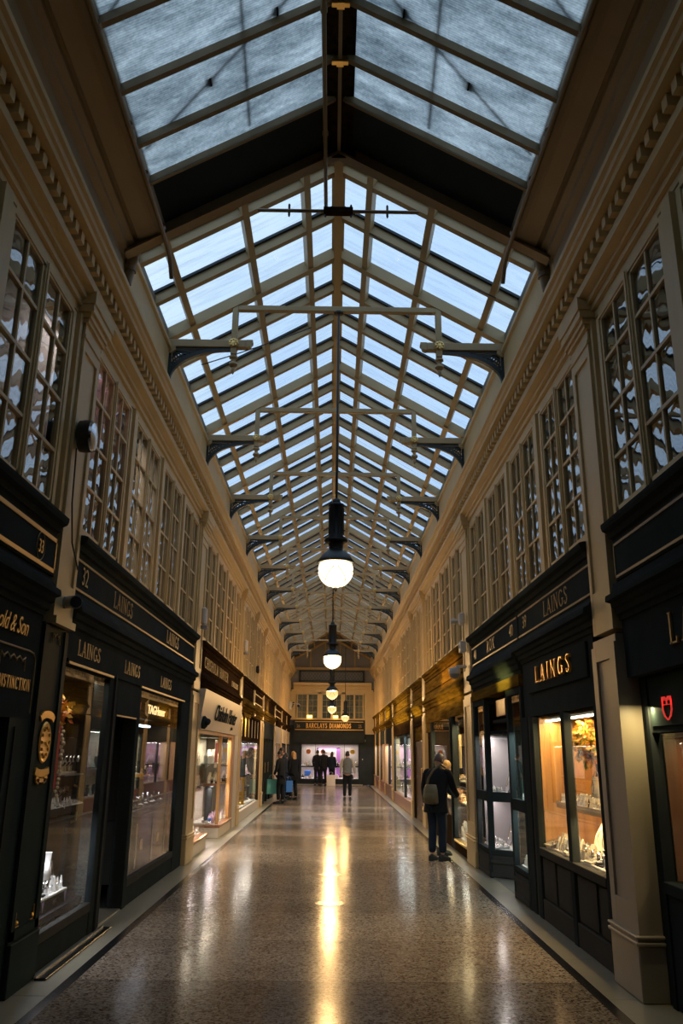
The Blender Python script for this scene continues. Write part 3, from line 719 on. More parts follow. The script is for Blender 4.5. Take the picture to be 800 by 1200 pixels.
# tie bar just beyond the gable beam
r = thing('tie_bar', 'dark clamped tie bar across the roof behind the gable beam', 'bar', (0, 6.95, 6.9))
MB().tube([(-.82, 6.95, 6.93), (.82, 6.95, 6.93)], .018, 8).build('rod', M['pipe'], r, True)
MB().box(-.15, .15, 6.915, 6.985, 6.895, 6.965, .006).build('clamp', M['darkwood'], r)
for x in (-.13, .13, -.5, .5): MB().lathe([(.008, 6.86), (.012, 6.88), (.012, 7.0), (.008, 7.01)], (x, 6.95, 0), 6).build('bolt', M['iron'], r)
for (p, q, lb) in (((.36, 7.9, 7.36), (1.78, 7.9, 6.54), 'thin sagging cable across the right roof slope, nearest of two'),
                   ((-.36, 10.05, 7.36), (-1.78, 9.6, 6.53), 'thin cable across the left roof slope beyond the first truss')):
    pts = [Vector(p).lerp(Vector(q), i / 8) - Vector((0, 0, .02 * math.sin(PI * i / 8))) for i in range(9)]
    tag(MB().tube(pts, .008, 6).build('cable', M['iron']), lb, 'cable')

# ------------------------------------------------------------------ pendant lamps
def make_lamp(scale_top, glob):
    """origin at the globe centre; rod up to scale_top"""
    r = thing('pendant_lamp', 'x', 'lamp', (0, 0, 0), 'pendant globe lamps down the middle of the arcade')
    MB().tube([(0, 0, .80), (0, 0, scale_top)], .014, 8).lathe([(.03, scale_top - .03), (.06, scale_top - .02), (.06, scale_top)], (0, 0, 0), 10).build('rod', M['iron'], r, True)
    c = MB().lathe([(.03, .84), (.045, .82), (.045, .79), (.09, .77), (.094, .755), (.082, .74), (.082, .40), (.09, .385), (.09, .37)], (0, 0, 0), 20)
    for k in range(10):
        a = 2 * PI * k / 10; c.tube([(.083 * math.cos(a), .083 * math.sin(a), .41), (.083 * math.cos(a), .083 * math.sin(a), .73)], .006, 5)
    c.build('canister', M['iron'], r, True)
    MB().lathe([(.09, .37), (.13, .36), (.135, .34), (.12, .32), (.085, .31), (.08, .25), (.085, .235)], (0, 0, 0), 20).build('collar', M['iron'], r, True)
    MB().lathe([(.085, .24), (.10, .225), (.155, .175), (.19, .125), (.212, .09), (.212, .075), (.198, .075)], (0, 0, 0), 24).build('cap', M['iron'], r, True)
    g = MB().lathe([(max(.001, .197 * math.sin(t)), -.197 * math.cos(t)) for t in [PI * .64 * i / 10 for i in range(11)]], (0, 0, 0), 24).build('globe', glob, r, True)
    w = MB()
    for k in range(4):
        for q in (-1, 1):
            a0 = 2 * PI * k / 4
            w.tube([(.2 * math.sin(t) * math.cos(a0 + q * t * .9), .2 * math.sin(t) * math.sin(a0 + q * t * .9), -.2 * math.cos(t)) for t in [.15 + (1.62 - .15) * i / 8 for i in range(9)]], .0036, 4)
    w.build('lead_lines', M['iron'], g)
    MB().lathe([(.02, -.195), (.028, -.205), (.016, -.215), (.02, -.225), (.004, -.24)], (0, 0, 0), 10).build('finial', M['iron'], r, True)
    return r
for k, (y, z) in enumerate([(8.8, 3.60), (17.95, 3.60), (27.1, 3.50), (36.4, 3.47)]):
    l = make_lamp(6.86 - z, M['globe'] if k < 2 else M['globelow'])
    l.location = (-.01 if k else .02, y, z)
    l['label'] = 'black pendant lamp with a glowing globe, %s of the centre row' % ['nearest and largest', 'second', 'third', 'fourth'][k]
l = make_lamp(6.7 - 3.28, M['globelow']); l.location = (.65, 41.0, 3.28)
l['label'] = 'small pendant globe lamp hanging off centre to the right of the row'
# ------------------------------------------------------------------ display goods: one of each kind, copied afterwards
PROTO = {}
def p_ring_cone(m):
    r = thing('ring_cone', 'x', 'ring stand')
    MB().lathe([(.022, 0), (.022, .006), (.014, .012), (.011, .05), (.004, .085), (.001, .088)], (0, 0, 0), 8).build('cone', m, r, True)
    MB().tube([(.012 * math.cos(a), .012 * math.sin(a), .045) for a in [i * PI / 5 for i in range(10)]], .002, 4, True).ball((0, -.014, .047), .005, 6, 4).build('ring', M['silver'], r)
    return r
def p_bust(m):
    r = thing('necklace_bust', 'x', 'necklace stand')
    b = MB(); n = 18
    R = [(.075, .045, .0), (.085, .05, .03), (.105, .055, .10), (.115, .055, .15), (.105, .05, .185), (.06, .042, .21), (.036, .036, .235), (.032, .034, .285), (.036, .036, .30), (.001, .001, .303)]
    vs = []; fs = []
    for a, c, z in R:
        for k in range(n):
            t = 2 * PI * k / n; vs.append((a * math.cos(t), c * math.sin(t) + .03 - .1 * z, z))
    for i in range(len(R) - 1):
        for k in range(n): fs.append((i * n + k, i * n + (k + 1) % n, (i + 1) * n + (k + 1) % n, (i + 1) * n + k))
    fs.append(tuple(range(n - 1, -1, -1)))
    b.add(vs, fs).build('neck_form', m, r, True)
    MB().tube([(.04 * math.sin(t) * 1.5, -.03 - .03 * (1 + math.cos(t)) * .5, .17 - .07 * math.cos(t)) for t in [i * PI / 8 - PI for i in range(17)]], .003, 5).ball((0, -.063, .098), .009, 8, 5).build('necklace', M['silver'], r, True)
    return r
def p_tbar(m):
    r = thing('bracelet_bar', 'x', 'bracelet stand')
    MB().lathe([(.045, 0), (.045, .008), (.012, .016), (.010, .12)], (0, 0, 0), 12).lathe([(.001, -.09), (.022, -.088), (.022, .088), (.001, .09)], (0, 0, .135), 12, 'x').build('stand', m, r, True)
    for x in (-.05, 0, .05): MB().tube([(x, .024 * math.cos(a), .135 + .024 * math.sin(a)) for a in [i * PI / 6 for i in range(12)]], .0035, 5, True).build('bracelet', M['silver'], r)
    return r
def p_watch(m):
    r = thing('watch_stand', 'x', 'watch stand')
    MB().box(-.028, .028, -.02, .03, 0, .012, .003).box(-.018, .018, .006, .016, .01, .07).build('base', m, r)
    MB().add([(x, .01 + .026 * math.cos(a) - .01, .075 + .034 * math.sin(a)) for a in [PI * .62 + i * PI * 1.75 / 11 for i in range(12)] for x in (-.014, .014)], [(2 * i, 2 * i + 1, 2 * i + 3, 2 * i + 2) for i in range(11)]).build('strap', M['velvet'], r)
    MB().lathe([(.001, -.006), (.018, -.005), (.02, 0), (.02, .006), (.001, .006)], (0, -.03, .08), 14, 'y').build('watch_case', M['silver'], r, True)
    return r
def p_tray(m):
    r = thing('ring_tray', 'x', 'tray')
    MB().prismx([(-.07, 0), (.07, 0), (.07, .06), (-.07, .018)], -.11, .11).build('pad', m, r)
    b = MB()
    for i in range(6):
        for j in range(3):
            x = -.09 + .036 * i; y = -.045 + .042 * j; z = .03 + .3 * (y + .045)
            b.tube([(x + .009 * math.cos(a), y, z + .006 + .011 * math.sin(a)) for a in [k * PI / 4 for k in range(8)]], .0022, 4, True).ball((x, y, z + .02), .005, 6, 4)
    b.build('rings', M['silver'], r)
    return r
def p_card(m):
    r = thing('earring_card', 'x', 'earring stand')
    MB().prismx([(-.03, 0), (.035, 0), (.012, .11), (.004, .11)], -.032, .032).build('card', m, r)
    MB().ball((-.012, -.02, .07), .006, 8, 5).ball((.012, -.02, .07), .006, 8, 5).build('earrings', M['brass'], r, True)
    return r
def p_box(m):
    r = thing('gift_box', 'x', 'jewellery box')
    MB().box(-.04, .04, -.035, .035, 0, .035, .004).build('box_base', m, r)
    MB().prismx([(.033, .035), (.06, .10), (.066, .097), (.04, .033)], -.04, .04).build('lid', m, r)
    MB().box(-.03, .03, -.025, .025, .035, .042, .003).lathe([(.009, .04), (.012, .046), (.009, .052)], (0, 0, 0), 8).build('insert', M['white'], r)
    return r
def p_collar(m):
    """flat curved necklace board"""
    r = thing('necklace_board', 'x', 'necklace stand')
    b = MB(); P = []
    for x, z in [(-.10, .0), (-.115, .10), (-.105, .20), (-.07, .27), (-.045, .31), (-.02, .315), (-.012, .26), (0, .24), (.012, .26), (.02, .315), (.045, .31), (.07, .27), (.105, .20), (.115, .10), (.10, .0)]:
        P.append((x, -.05 + z * .32, z))
    b.poly(P, (0, .014, 0)).beam((0, .09, .02), (0, .05, .24), .03, .008).build('board', m, r)
    MB().tube([(.075 * math.sin(t), -.058 + (.17 - .09 * math.cos(t)) * .32, .17 - .09 * math.cos(t)) for t in [i * PI / 8 - PI * .9 for i in range(15)]], .0035, 5).build('necklace', M['brass'], r, True)
    return r
KINDS = {'ring_cone': p_ring_cone, 'bust': p_bust, 'tbar': p_tbar, 'watch': p_watch, 'tray': p_tray, 'card': p_card, 'box': p_box, 'collar': p_collar}
WORD = {'ring_cone': ('ring cone', 'ring cones'), 'bust': ('necklace bust', 'necklace busts'), 'tbar': ('bracelet bar', 'bracelet bars'), 'watch': ('watch stand', 'watch stands'), 'tray': ('sloped ring tray', 'ring trays'), 'card': ('earring card', 'earring cards'), 'box': ('open ring box', 'ring boxes'), 'collar': ('necklace board', 'necklace boards')}
MW = {'white': 'white', 'ivory': 'ivory', 'velvet': 'black', 'blue': 'blue', 'lilac': 'lilac', 'greypanel': 'grey', 'tealpanel': 'pale teal', 'pink': 'pink', 'gold': 'gilt', 'brass': 'brass'}
def place(kind, m, x, y, z, rz, where, scale=1.):
    key = (kind, m)
    if key not in PROTO: r = PROTO[key] = KINDS[kind](M[m])
    else: r = copy_tree(PROTO[key])
    r.location = (x, y, z); r.rotation_euler = (0, 0, rz); r.scale = (scale,) * 3
    r['label'] = '%s %s %s' % (MW[m], WORD[kind][0], where)
    r['group'] = '%s %s %s' % (MW[m], WORD[kind][1], where)
    return r
FACE = {-1: PI / 2, 1: -PI / 2}
def scatter(s, ya, yb, z, rows, step, kinds, where, jit=.3, sc0=1., skip=.0):
    """rows of goods on a shelf: rows = list of X"""
    for X in rows:
        y = ya + step * .5
        while y < yb:
            if random.random() >= skip:
                k, m, q = random.choice(kinds)
                place(k, m, s * X, y + random.uniform(-.1, .1) * step, z, FACE[s] + random.uniform(-jit, jit), where, q * sc0)
            y += step
def light_area(loc, target, size, power, col, name='window_light', sy=None):
    d = bpy.data.lights.new(name, 'AREA'); d.energy = power; d.color = col; d.size = size
    if sy: d.shape = 'RECTANGLE'; d.size_y = sy
    if name == 'fascia_glow_fill': d.spread = math.radians(75); d.energy = power * 4  # added fills without a fitting, they imitate lamp reflections on the fascias
    o = bpy.data.objects.new(name, d); COL.objects.link(o); o.location = loc
    v = (Vector(target) - Vector(loc)).normalized()
    if sy:
        ya = Vector((0, 1, 0)) if abs(v.y) < .9 else Vector((1, 0, 0)); ya = (ya - v * ya.dot(v)).normalized()
        o.rotation_euler = Matrix((ya.cross(-v), ya, -v)).transposed().to_euler()
    else: o.rotation_euler = v.to_track_quat('-Z', 'Y').to_euler()
    return o
def strip_light(s, X, ya, yb, z, power, col, w=.05):
    o = light_area((s * X, (ya + yb) / 2, z), (s * X, (ya + yb) / 2, z - 1), w, power * CASE, col, 'case_light', yb - ya)
    o.rotation_euler = (0, 0, 0); return o

# ------------------------------------------------------------------ shopfront pieces
def sill_ledge(r, s, ya, yb, m='black', X=2.14):
    P = [(2.40, 3.27), (X + .09, 3.27), (X + .085, 3.30), (X + .06, 3.31), (X + .05, 3.35), (X + .01, 3.37), (X, 3.40), (X, 3.425), (X + .03, 3.435), (2.40, 3.45)]
    return MB().prism(P, ya, yb, s).build('sill_ledge', M[m], r)
def lower_cornice(r, s, ya, yb, m='black', z0=2.60, z1=2.95, X=2.13):
    h = z1 - z0
    P = [(2.40, z1), (2.225, z1), (2.215, z1 - .10 * h), (X + .06, z1 - .18 * h), (X + .05, z1 - .26 * h), (X + .005, z1 - .34 * h), (X, z1 - .42 * h), (X, z1 - .50 * h), (X + .04, z1 - .54 * h), (X + .045, z1 - .66 * h), (X + .07, z1 - .70 * h), (X + .075, z1 - .84 * h), (X + .10, z1 - .88 * h), (X + .105, z0), (2.40, z0)]
    return MB().prism(P, ya, yb, s).build('moulded_cornice', M[m], r)
def sign_board(s, ya, yb, label, m='black', border='palegold', text=(), z0=2.95, z1=3.27, X=2.225, bw=.02, frame=False):
    r = thing('shop_sign', label, 'sign', (s * X, (ya + yb) / 2, z0))
    MB().box(s * X, s * 2.36, ya, yb, z0, z1, .004).build('board', M[m], r)
    if border:
        b = MB(); x0 = X - .008
        b.box(s * x0, s * X, ya + .02, yb - .02, z1 - .025 - bw, z1 - .025).box(s * x0, s * X, ya + .02, yb - .02, z0 + .02, z0 + .02 + bw)
        if frame: b.box(s * x0, s * X, yb - .02 - bw * .6, yb - .02, z0 + .02, z1 - .025).box(s * x0, s * X, ya + .02, ya + .02 + bw * .6, z0 + .02, z1 - .025)
        b.build('border', M[border], r)
    for (mb, yc, z, mm) in text:
        on_wall(mb, s, X - .007, yc, z).build('lettering', M[mm], r)
    return r
def pane(r, s, X, ya, yb, z0, z1, m='glass'):
    return MB().box(s * X, s * (X + .006), ya, yb, z0, z1).build('pane', M[m], r)
def case(s, ya, yb, z0, z1, X0, X1, label, floor='white', back='shopwall', sides=None, top='darkroom'):
    r = thing('display_case', label, 'display case', (s * (X0 + X1) / 2, (ya + yb) / 2, z0))
    MB().box(s * X0, s * X1, ya, yb, z0 - .06, z0, .004).build('platform', M[floor], r)
    MB().box(s * X1, s * (X1 + .03), ya, yb, z0 - .06, z1).build('back_panel', M[back], r)
    if sides:
        MB().box(s * X0, s * X1, ya - .025, ya, z0 - .06, z1).build('side_panel', M[sides], r)
        MB().box(s * X0, s * X1, yb, yb + .025, z0 - .06, z1).build('side_panel', M[sides], r)
    MB().box(s * X0, s * X1, ya, yb, z1, z1 + .03).build('top_panel', M[top], r)
    return r
def shelf(s, ya, yb, z, X0, X1, label, m='velvet', t=.03, edge=None):
    r = thing('display_shelf', label, 'shelf', (s * (X0 + X1) / 2, (ya + yb) / 2, z))
    MB().box(s * X0, s * X1, ya, yb, z - t, z, .003).build('board', M[m], r)
    b = MB()
    for y in (ya + .12, yb - .12): b.prism([(X1, z - t), (X1 - .16, z - t), (X1, z - t - .10)], y - .008, y + .008, s)
    b.build('shelf_bracket', M['steel'], r)
    if edge: MB().box(s * (X0 - .006), s * X0, ya, yb, z - t, z + .012).build('front_edge', M[edge], r)
    return r
def door(r, s, X, ya, yb, z1, m='black', glassy=False, hand='brass'):
    d = MB(); e = .09
    d.box(s * X, s * (X + .045), ya, ya + e, .02, z1).box(s * X, s * (X + .045), yb - e, yb, .02, z1).box(s * X, s * (X + .045), ya, yb, .02, .28).box(s * X, s * (X + .045), ya, yb, z1 - .12, z1).box(s * X, s * (X + .045), ya, yb, 1.0, 1.08)
    if not glassy: d.box(s * (X + .012), s * (X + .035), ya + e, yb - e, .28, z1 - .12)
    o = d.build('door', M[m], r)
    MB().tube([(s * (X - .0), ya + .05, .95), (s * (X - .05), ya + .05, .97), (s * (X - .05), ya + .05, 1.28), (s * X, ya + .05, 1.30)], .012, 8).build('handle', M[hand], o, True)
    if glassy: MB().box(s * (X + .02), s * (X + .026), ya + e, yb - e, .28, z1 - .12).build('door_pane', M['glass'], o)
    return o
def partition(s, y, label, m='plaster'):
    struct(MB().box(s * 2.30, s * 3.9, y - .03, y + .03, 0, 2.95), 'wall_%s' % SIDE[s], M[m], label)

# ================================================================== LEFT SIDE
light_area((-2.62, 7.5, 5.7), (-2.42, 7.5, 4.4), .3, 50, (1., .86, .84), 'room_light', 1.2)
light_area((-2.6, 7.1, 3.9), (-2.4, 7.0, 3.6), .1, 1.6, (1., .75, .35), 'room_light', .2)
# --- nearest left shop: black front, number 33
s = -1
r = thing('shopfront', 'black shopfront nearest the viewer on the left under sign number 33', 'shopfront', (-2.25, 4.2, 0))
sill_ledge(r, s, YN, 6.22, X=2.13)
lower_cornice(r, s, YN, 6.22, z0=2.64)
MB().box(-2.25, -2.40, YN, 6.22, 1.86, 2.64).build('frieze_board', M['black'], r)
on_wall(letters('Arnold & Son', .125, .82, .42, .010, .95), s, 2.242, 5.53, 2.44).build('lettering', M['goldpaint'], r)
# inner panel with a rounded gold line
b = MB(); pts = [(5.02, 1.90), (5.02, 2.26), (5.08, 2.335), (5.2, 2.345), (6.02, 2.345), (6.10, 2.335), (6.135, 2.31), (6.15, 2.26), (6.15, 1.90)]
b.tube([(-2.246, y, z) for y, z in pts], .007, 6); b.build('panel_line', M['palegold'], r)
on_wall(serif('DISTINCTION', .085, .85, .008, .15, .12), s, 2.242, 5.79, 2.055).build('lettering', M['goldpaint'], r)
def crown(yc, z, w, h, nm_='crown_emblem'):
    b = MB(); n = 4
    P = []
    b.tube([(-2.246, yc - w / 2, z), (-2.246, yc - w / 2 + .01, z + h)], .005, 5).tube([(-2.246, yc + w / 2, z), (-2.246, yc + w / 2 - .01, z + h)], .005, 5)
    for i in range(n):
        y0 = yc - w / 2 + w * i / n; y1 = y0 + w / n
        b.tube([(-2.246, y0, z + h), (-2.246, (y0 + y1) / 2, z + h * .72), (-2.246, y1, z + h)], .006, 5)
        b.ball((-2.246, (y0 + y1) / 2, z + h * .70), .013, 6, 4)
    return b.build(nm_, M['palegold'], r)
crown(5.72, 2.19, .46, .10)
# recessed door and glass below the panel
MB().box(-2.25, -2.36, 5.86, 6.22, .0, 1.86).box(-2.25, -2.36, 5.80, 5.86, .0, 1.86).build('jamb', M['green'], r)
MB().box(-2.24, -2.26, 5.90, 5.92, .2, 1.8).build('jamb_line', M['charcoal'], r)
door(r, s, 2.33, 4.95, 5.80, 1.86, 'black', True)
MB().lathe([(.001, 0), (.12, 0), (.12, .006), (.001, .008)], (-2.343, 5.50, 1.62), 20, 'x', 1, 1.25).build('door_notice', M['poster'], r)
MB().box(-2.27, -2.36, YN, 4.95, 0, .5).box(-2.27, -2.36, 4.87, 4.95, .5, 1.86).build('stall_riser', M['black'], r)
pane(r, s, 2.30, YN, 4.87, .5, 1.86)
sign_board(s, 4.0, 6.22, 'black fascia sign number 33 with a thick gold border', border='goldpaint', bw=.032, frame=True, X=2.205,
           text=[(letters('33', .10, .75, 0, .008, 1., .01), 5.86, 3.06, 'goldpaint')])
nb = MB().tube([(-2.2, 5.86 + .085 * math.cos(a), 3.11 + .105 * math.sin(a)) for a in [i * PI / 12 for i in range(24)]], .004, 5, True)
tag(nb.build('number_ring', M['palegold']), 'thin gold oval ring round the number 33', 'ring')
partition(s, 6.5, 'party wall between the nearest two left shops')
# dark green pier below the nearest left pilaster
r = thing('pier', 'dark green panelled pier with a gold clock emblem, left foreground', 'pier', (-2.25, 6.5, 0))
MB().box(-2.235, -2.42, 6.22, 6.78, 0, 2.60, .004).build('shaft', M['green'], r)
MB().box(-2.22, -2.235, 6.22, 6.29, .36, 2.58).box(-2.22, -2.235, 6.70, 6.78, .36, 2.58).box(-2.22, -2.235, 6.22, 6.78, .36, .42).build('frame', M['green'], r)
MB().box(-2.205, -2.25, 6.215, 6.785, 0, .34, .006).build('base', M['green'], r)
b = MB()
for y, q in ((6.31, 1), (6.68, -1)):
    b.box(-2.228, -2.236, y, y + q * .07, .43, .437).box(-2.228, -2.236, y, y + q * .007, .43, .53).ball((-2.232, y + q * .03, .46), .016, 6, 4)
b.build('corner_ornament', M['gold'], r)
# emblem: disc, wreath and ribbons
e = MB(); yc, zc = 6.49, 1.70
e.lathe([(.001, 0), (.115, 0), (.125, .008), (.115, .018), (.10, .014), (.001, .014)], (-2.234, yc, zc), 24, 'x', 1, 1.25)
for k in range(12):
    a = k * PI / 6; e.box(-2.21, -2.222, yc + .082 * math.cos(a) - .004, yc + .082 * math.cos(a) + .004, zc + .105 * math.sin(a) - .012, zc + .105 * math.sin(a) + .012)
e.beam((-2.214, yc, zc - .02), (-2.214, yc, zc + .085), .008, .008).beam((-2.214, yc, zc), (-2.214, yc + .05, zc - .03), .008, .008)
for q, z0_, sg in ((1, 1.86, 1), (-1, 1.50, -1)):
    P = [(yc + .15 * math.sin(t), z0_ + .05 * math.cos(t) * (1 if sg > 0 else -.55)) for t in [-1.35 + 2.7 * i / 10 for i in range(11)]]
    for i in range(10): e.beam((-2.226, P[i][0], P[i][1]), (-2.226, P[i + 1][0], P[i + 1][1]), .018, .055, (0, 0, 1))
for i in range(2): e.beam((-2.226, yc - .12 + .24 * i, 1.45), (-2.226, yc - .05 + .10 * i, 1.41), .018, .04, (0, 0, 1))
e.beam((-2.226, yc - .11, 1.42), (-2.226, yc + .11, 1.42), .018, .03, (0, 0, 1))
o = tag(e.build('clock_emblem', M['gold'], None, True), 'gold clock emblem with ribbons on the dark green pier', 'emblem')
b = MB(); b.tube([(-2.228, 6.42, 2.46), (-2.228, 6.43, 2.54)], .004, 5).tube([(-2.228, 6.60, 2.46), (-2.228, 6.59, 2.54)], .004, 5)
for i in range(2):
    y0 = 6.43 + .08 * i; b.tube([(-2.228, y0, 2.54), (-2.228, y0 + .04, 2.515), (-2.228, y0 + .08, 2.54)], .005, 5).ball((-2.228, y0 + .04, 2.512), .011, 6, 4)
tag(b.build('crown_emblem', M['palegold'], None), 'small gold crown outline at the top of the dark green pier', 'emblem')

# --- left shop 32
r = thing('shopfront', 'black shopfront number 32 on the left, two tall windows and a recessed door', 'shopfront', (-2.25, 9.8, 0))
sill_ledge(r, s, 6.77, 13.0)
lower_cornice(r, s, 6.77, 13.0)
MB().box(-2.235, -2.40, 6.78, 12.98, 2.385, 2.60).box(-2.225, -2.3, 6.85, 12.4, 2.36, 2.39).build('frieze_board', M['black'], r)
MB().box(-2.215, -2.235, 6.85, 8.30, 2.345, 2.365).box(-2.215, -2.235, 9.55, 12.4, 2.345, 2.365).build('gilt_moulding', M['palegold'], r)
for yc in (7.45, 9.1, 11.0):
    on_wall(serif('LAINGS', .135, 1.15, .006, .11), s, 2.228, yc, 2.44).build('lettering', M['palegold'], r)
for a, b_ in ((6.78, 6.85), (8.26, 8.60), (9.52, 9.66), (12.30, 13.0)):
    MB().box(-2.24, -2.40, a, b_, 0, 2.385, .006).build('post', M['black'], r)
MB().box(-2.215, -2.24, 8.40, 8.44, 0, 2.385).build('post_bead', M['charcoal'], r)
MB().box(-2.25, -2.45, 6.85, 8.26, 0, .20, .006).box(-2.25, -2.45, 9.66, 12.30, 0, .20, .006).build('stall_riser', M['black'], r)
MB().box(-2.24, -2.30, 6.85, 8.26, .20, .28, .004).box(-2.24, -2.30, 9.66, 12.30, .20, .28, .004).build('bottom_rail', M['charcoal'], r)
MB().box(-2.255, -2.29, 6.85, 8.26, 2.33, 2.385).box(-2.255, -2.29, 9.66, 12.30, 2.33, 2.385).build('top_rail', M['black'], r)
pane(r, s, 2.27, 6.85, 8.26, .28, 2.33)
pane(r, s, 2.27, 9.66, 12.30, .28, 2.33)
MB().box(-2.27, -2.9, 8.58, 8.60, .28, 2.33).build('return_pane', M['glass'], r)
MB().box(-2.24, -2.95, 8.60, 9.52, 2.0, 2.08).box(-2.24, -2.30, 8.60, 9.52, 2.08, 2.385).build('transom', M['black'], r)
MB().box(-2.238, -2.245, 8.62, 9.50, 1.985, 2.0).build('transom_line', M['palegold'], r)
door(r, s, 2.62, 8.60, 9.52, 2.0, 'black')
MB().box(-2.26, -2.62, 8.60, 9.52, 0, .012).build('doorstep', M['stone'], r)
sign_board(s, 6.78, 12.98, 'long black fascia sign of number 32 with dull gold lettering, left side',
           text=[(letters('32', .16, .85, 0, .008), 7.05, 3.04, 'palegold'), (serif('LAINGS', .165, 1.05, .006, .12), 8.45, 3.03, 'palegold'), (serif('LAINGS', .165, 1.15, .006, .12), 11.2, 3.03, 'palegold')])
t = MB().box(-2.10, -2.19, 6.72, 8.56, 0, .018, .004)
tag(t.build('threshold_rail', M['blackstone']), 'low dark metal rail on the floor before window of number 32', 'rail').location = (0, 0, 0)
MB().box(-2.175, -2.192, 6.72, 8.56, .018, .03).build('bright_edge', M['steel'], bpy.data.objects['threshold_rail'])
# window one: dark case with a lit low stage and a middle shelf
W = 'in the first left window'
case(s, 6.86, 8.56, .34, 2.32, 2.33, 3.05, 'dark display case behind the first left window of number 32', 'velvet', 'darkroom', None)
shelf(s, 6.86, 8.54, 1.14, 2.40, 2.95, 'dark middle shelf in the first left window, crowded with white stands', 'velvet', .05, 'charcoal')
for i, (ya, yb) in enumerate(((6.86, 7.34), (7.36, 7.92))):
    st = thing('display_riser', 'low white-topped display stage in the first left window, %s the dark pier' % ('nearest to' if i == 0 else 'farther from'), 'stage', (-2.5, (ya + yb) / 2, .34))
    MB().box(-2.37, -2.80, ya, yb, .44, .46, .003).build('top', M['white'], st)
    MB().box(-2.385, -2.40, ya, yb, .34, .44).box(-2.40, -2.79, ya, yb, .34, .44).build('body', M['velvet'], st)
    MB().poly([(-2.378, yb - .06, .435), (-2.378, yb + .01, .435), (-2.378, yb - .02, .345)], (.004, 0, 0)).build('pennant', M['lilac'], st)
    on_wall(letters('AJC', .035, 1., 0, .002, 1.2), s, 2.383, (ya + yb) / 2, .375).build('lettering', M['grey'], st)
scatter(s, 6.88, 7.90, .46, (2.42, 2.50), .095, [('ring_cone', 'white', 1.2), ('card', 'white', 1.1), ('tbar', 'white', .7), ('box', 'velvet', .9), ('watch', 'velvet', 1.2)], 'on the low stage of the first left window')
st = thing('display_riser', 'upper white step of the low stage in the first left window', 'stage', (-2.66, 7.2, .46))
MB().box(-2.58, -2.78, 6.88, 7.45, .55, .565, .003).build('top', M['white'], st); MB().box(-2.60, -2.76, 6.9, 7.43, .46, .55).build('body', M['velvet'], st)
scatter(s, 6.9, 7.42, .565, (2.64, 2.72), .09, [('ring_cone', 'white', 1.4), ('card', 'ivory', 1.2), ('tbar', 'white', .8)], 'on the upper step of the first left window')
place('bust', 'white', -2.50, 7.70, .46, FACE[s] + .2, 'rising from the low stage of the first left window', 1.05)
place('collar', 'lilac', -2.70, 7.30, .565, FACE[s], 'at the back of the low stage of the first left window', 1.05)
place('collar', 'blue', -2.52, 7.42, 1.14, FACE[s] + .3, 'standing on the middle shelf of the first left window', 1.1)
scatter(s, 7.0, 8.0, 1.14, (2.44, 2.53), .085, [('ring_cone', 'white', 1.), ('card', 'white', .8), ('tray', 'white', .55), ('ring_cone', 'ivory', 1.)], 'on the middle shelf of the first left window')
scatter(s, 8.0, 8.4, 1.14, (2.46,), .16, [('tray', 'white', .7)], 'at the far end of the first left window shelf')
shelf(s, 7.95, 8.54, 1.42, 2.50, 2.95, 'short glass-topped upper shelf at the far end of the first left window', 'grey', .015)
scatter(s, 8.02, 8.5, 1.14, (2.66,), .12, [('watch', 'white', 1.6)], 'under the short upper shelf of the first left window', .2)
scatter(s, 7.98, 8.5, 1.42, (2.58,), .12, [('watch', 'ivory', 1.8)], 'on the short upper shelf of the first left window', .2)
b = thing('hanging_banner', 'narrow red hanging banner inside the first left window', 'banner', (-2.56, 7.88, 1.45))
MB().box(-2.56, -2.57, 7.80, 7.88, 1.30, 1.88).build('cloth', M['red'], b); MB().tube([(-2.565, 7.78, 1.89), (-2.565, 8.0, 1.89)], .006, 6).build('rod', M['brass'], b)
b = MB(); z = 1.2
while z < 1.85:
    b.ball((-2.56 + random.uniform(-.015, .015), 7.94 + random.uniform(-.015, .015), z), random.uniform(.014, .024), 7, 5); z += .036
tag(b.build('bead_strand', M['ivory'], None, True), 'hanging strand of pale beads beside the red banner', 'beads')
b = thing('display_plinth', 'tall cream plinth at the back of the first left window', 'plinth', (-2.7, 7.86, 1.14))
MB().box(-2.66, -2.80, 7.70, 7.88, 1.14, 1.66, .006).build('column', M['ivory'], b); MB().box(-2.65, -2.81, 7.69, 7.89, 1.60, 1.62).build('band', M['brass'], b)
def leaf_spray(name, label, cx, cy, cz, rx, ry, rz_, n, mats, leaf=.05, hang=.4):
    r = thing(name, label, 'garland', (cx, cy, cz))
    bs = {m: MB() for m in mats}; tw = MB()
    for i in range(n):
        a = random.uniform(0, 2 * PI); u = random.uniform(-1, 1); q = random.random() ** .4
        p = Vector((cx + rx * q * math.cos(a) * math.sqrt(1 - u * u), cy + ry * q * math.sin(a) * math.sqrt(1 - u * u), cz + rz_ * q * u))
        d = Vector((random.gauss(0, 1), random.gauss(0, 1), random.gauss(-hang, .7))).normalized(); w = d.cross(Vector((random.gauss(0, 1), random.gauss(0, 1), random.gauss(0, 1)))).normalized()
        L = leaf * random.uniform(.7, 1.4); nrm = d.cross(w) * L * .12
        bs[random.choice(mats)].add([p, p + d * L * .5 + w * L * .32 + nrm, p + d * L, p + d * L * .5 - w * L * .32 + nrm], [(0, 1, 2), (0, 2, 3)])
        if i % 6 == 0: tw.tube([Vector((cx, cy, cz + rz_ * .6)), (Vector((cx, cy, cz)) + p) / 2 + Vector((0, 0, .02)), p], .003, 4)
    tw.build('twigs', M['darkwood'], r)
    for m in mats:
        o = bs[m].build('leaves', M[m], r); o['label'] = {'leaf': 'golden yellow leaves', 'leaforange': 'orange leaves', 'leafgreen': 'green leaves'}[m]
    return r
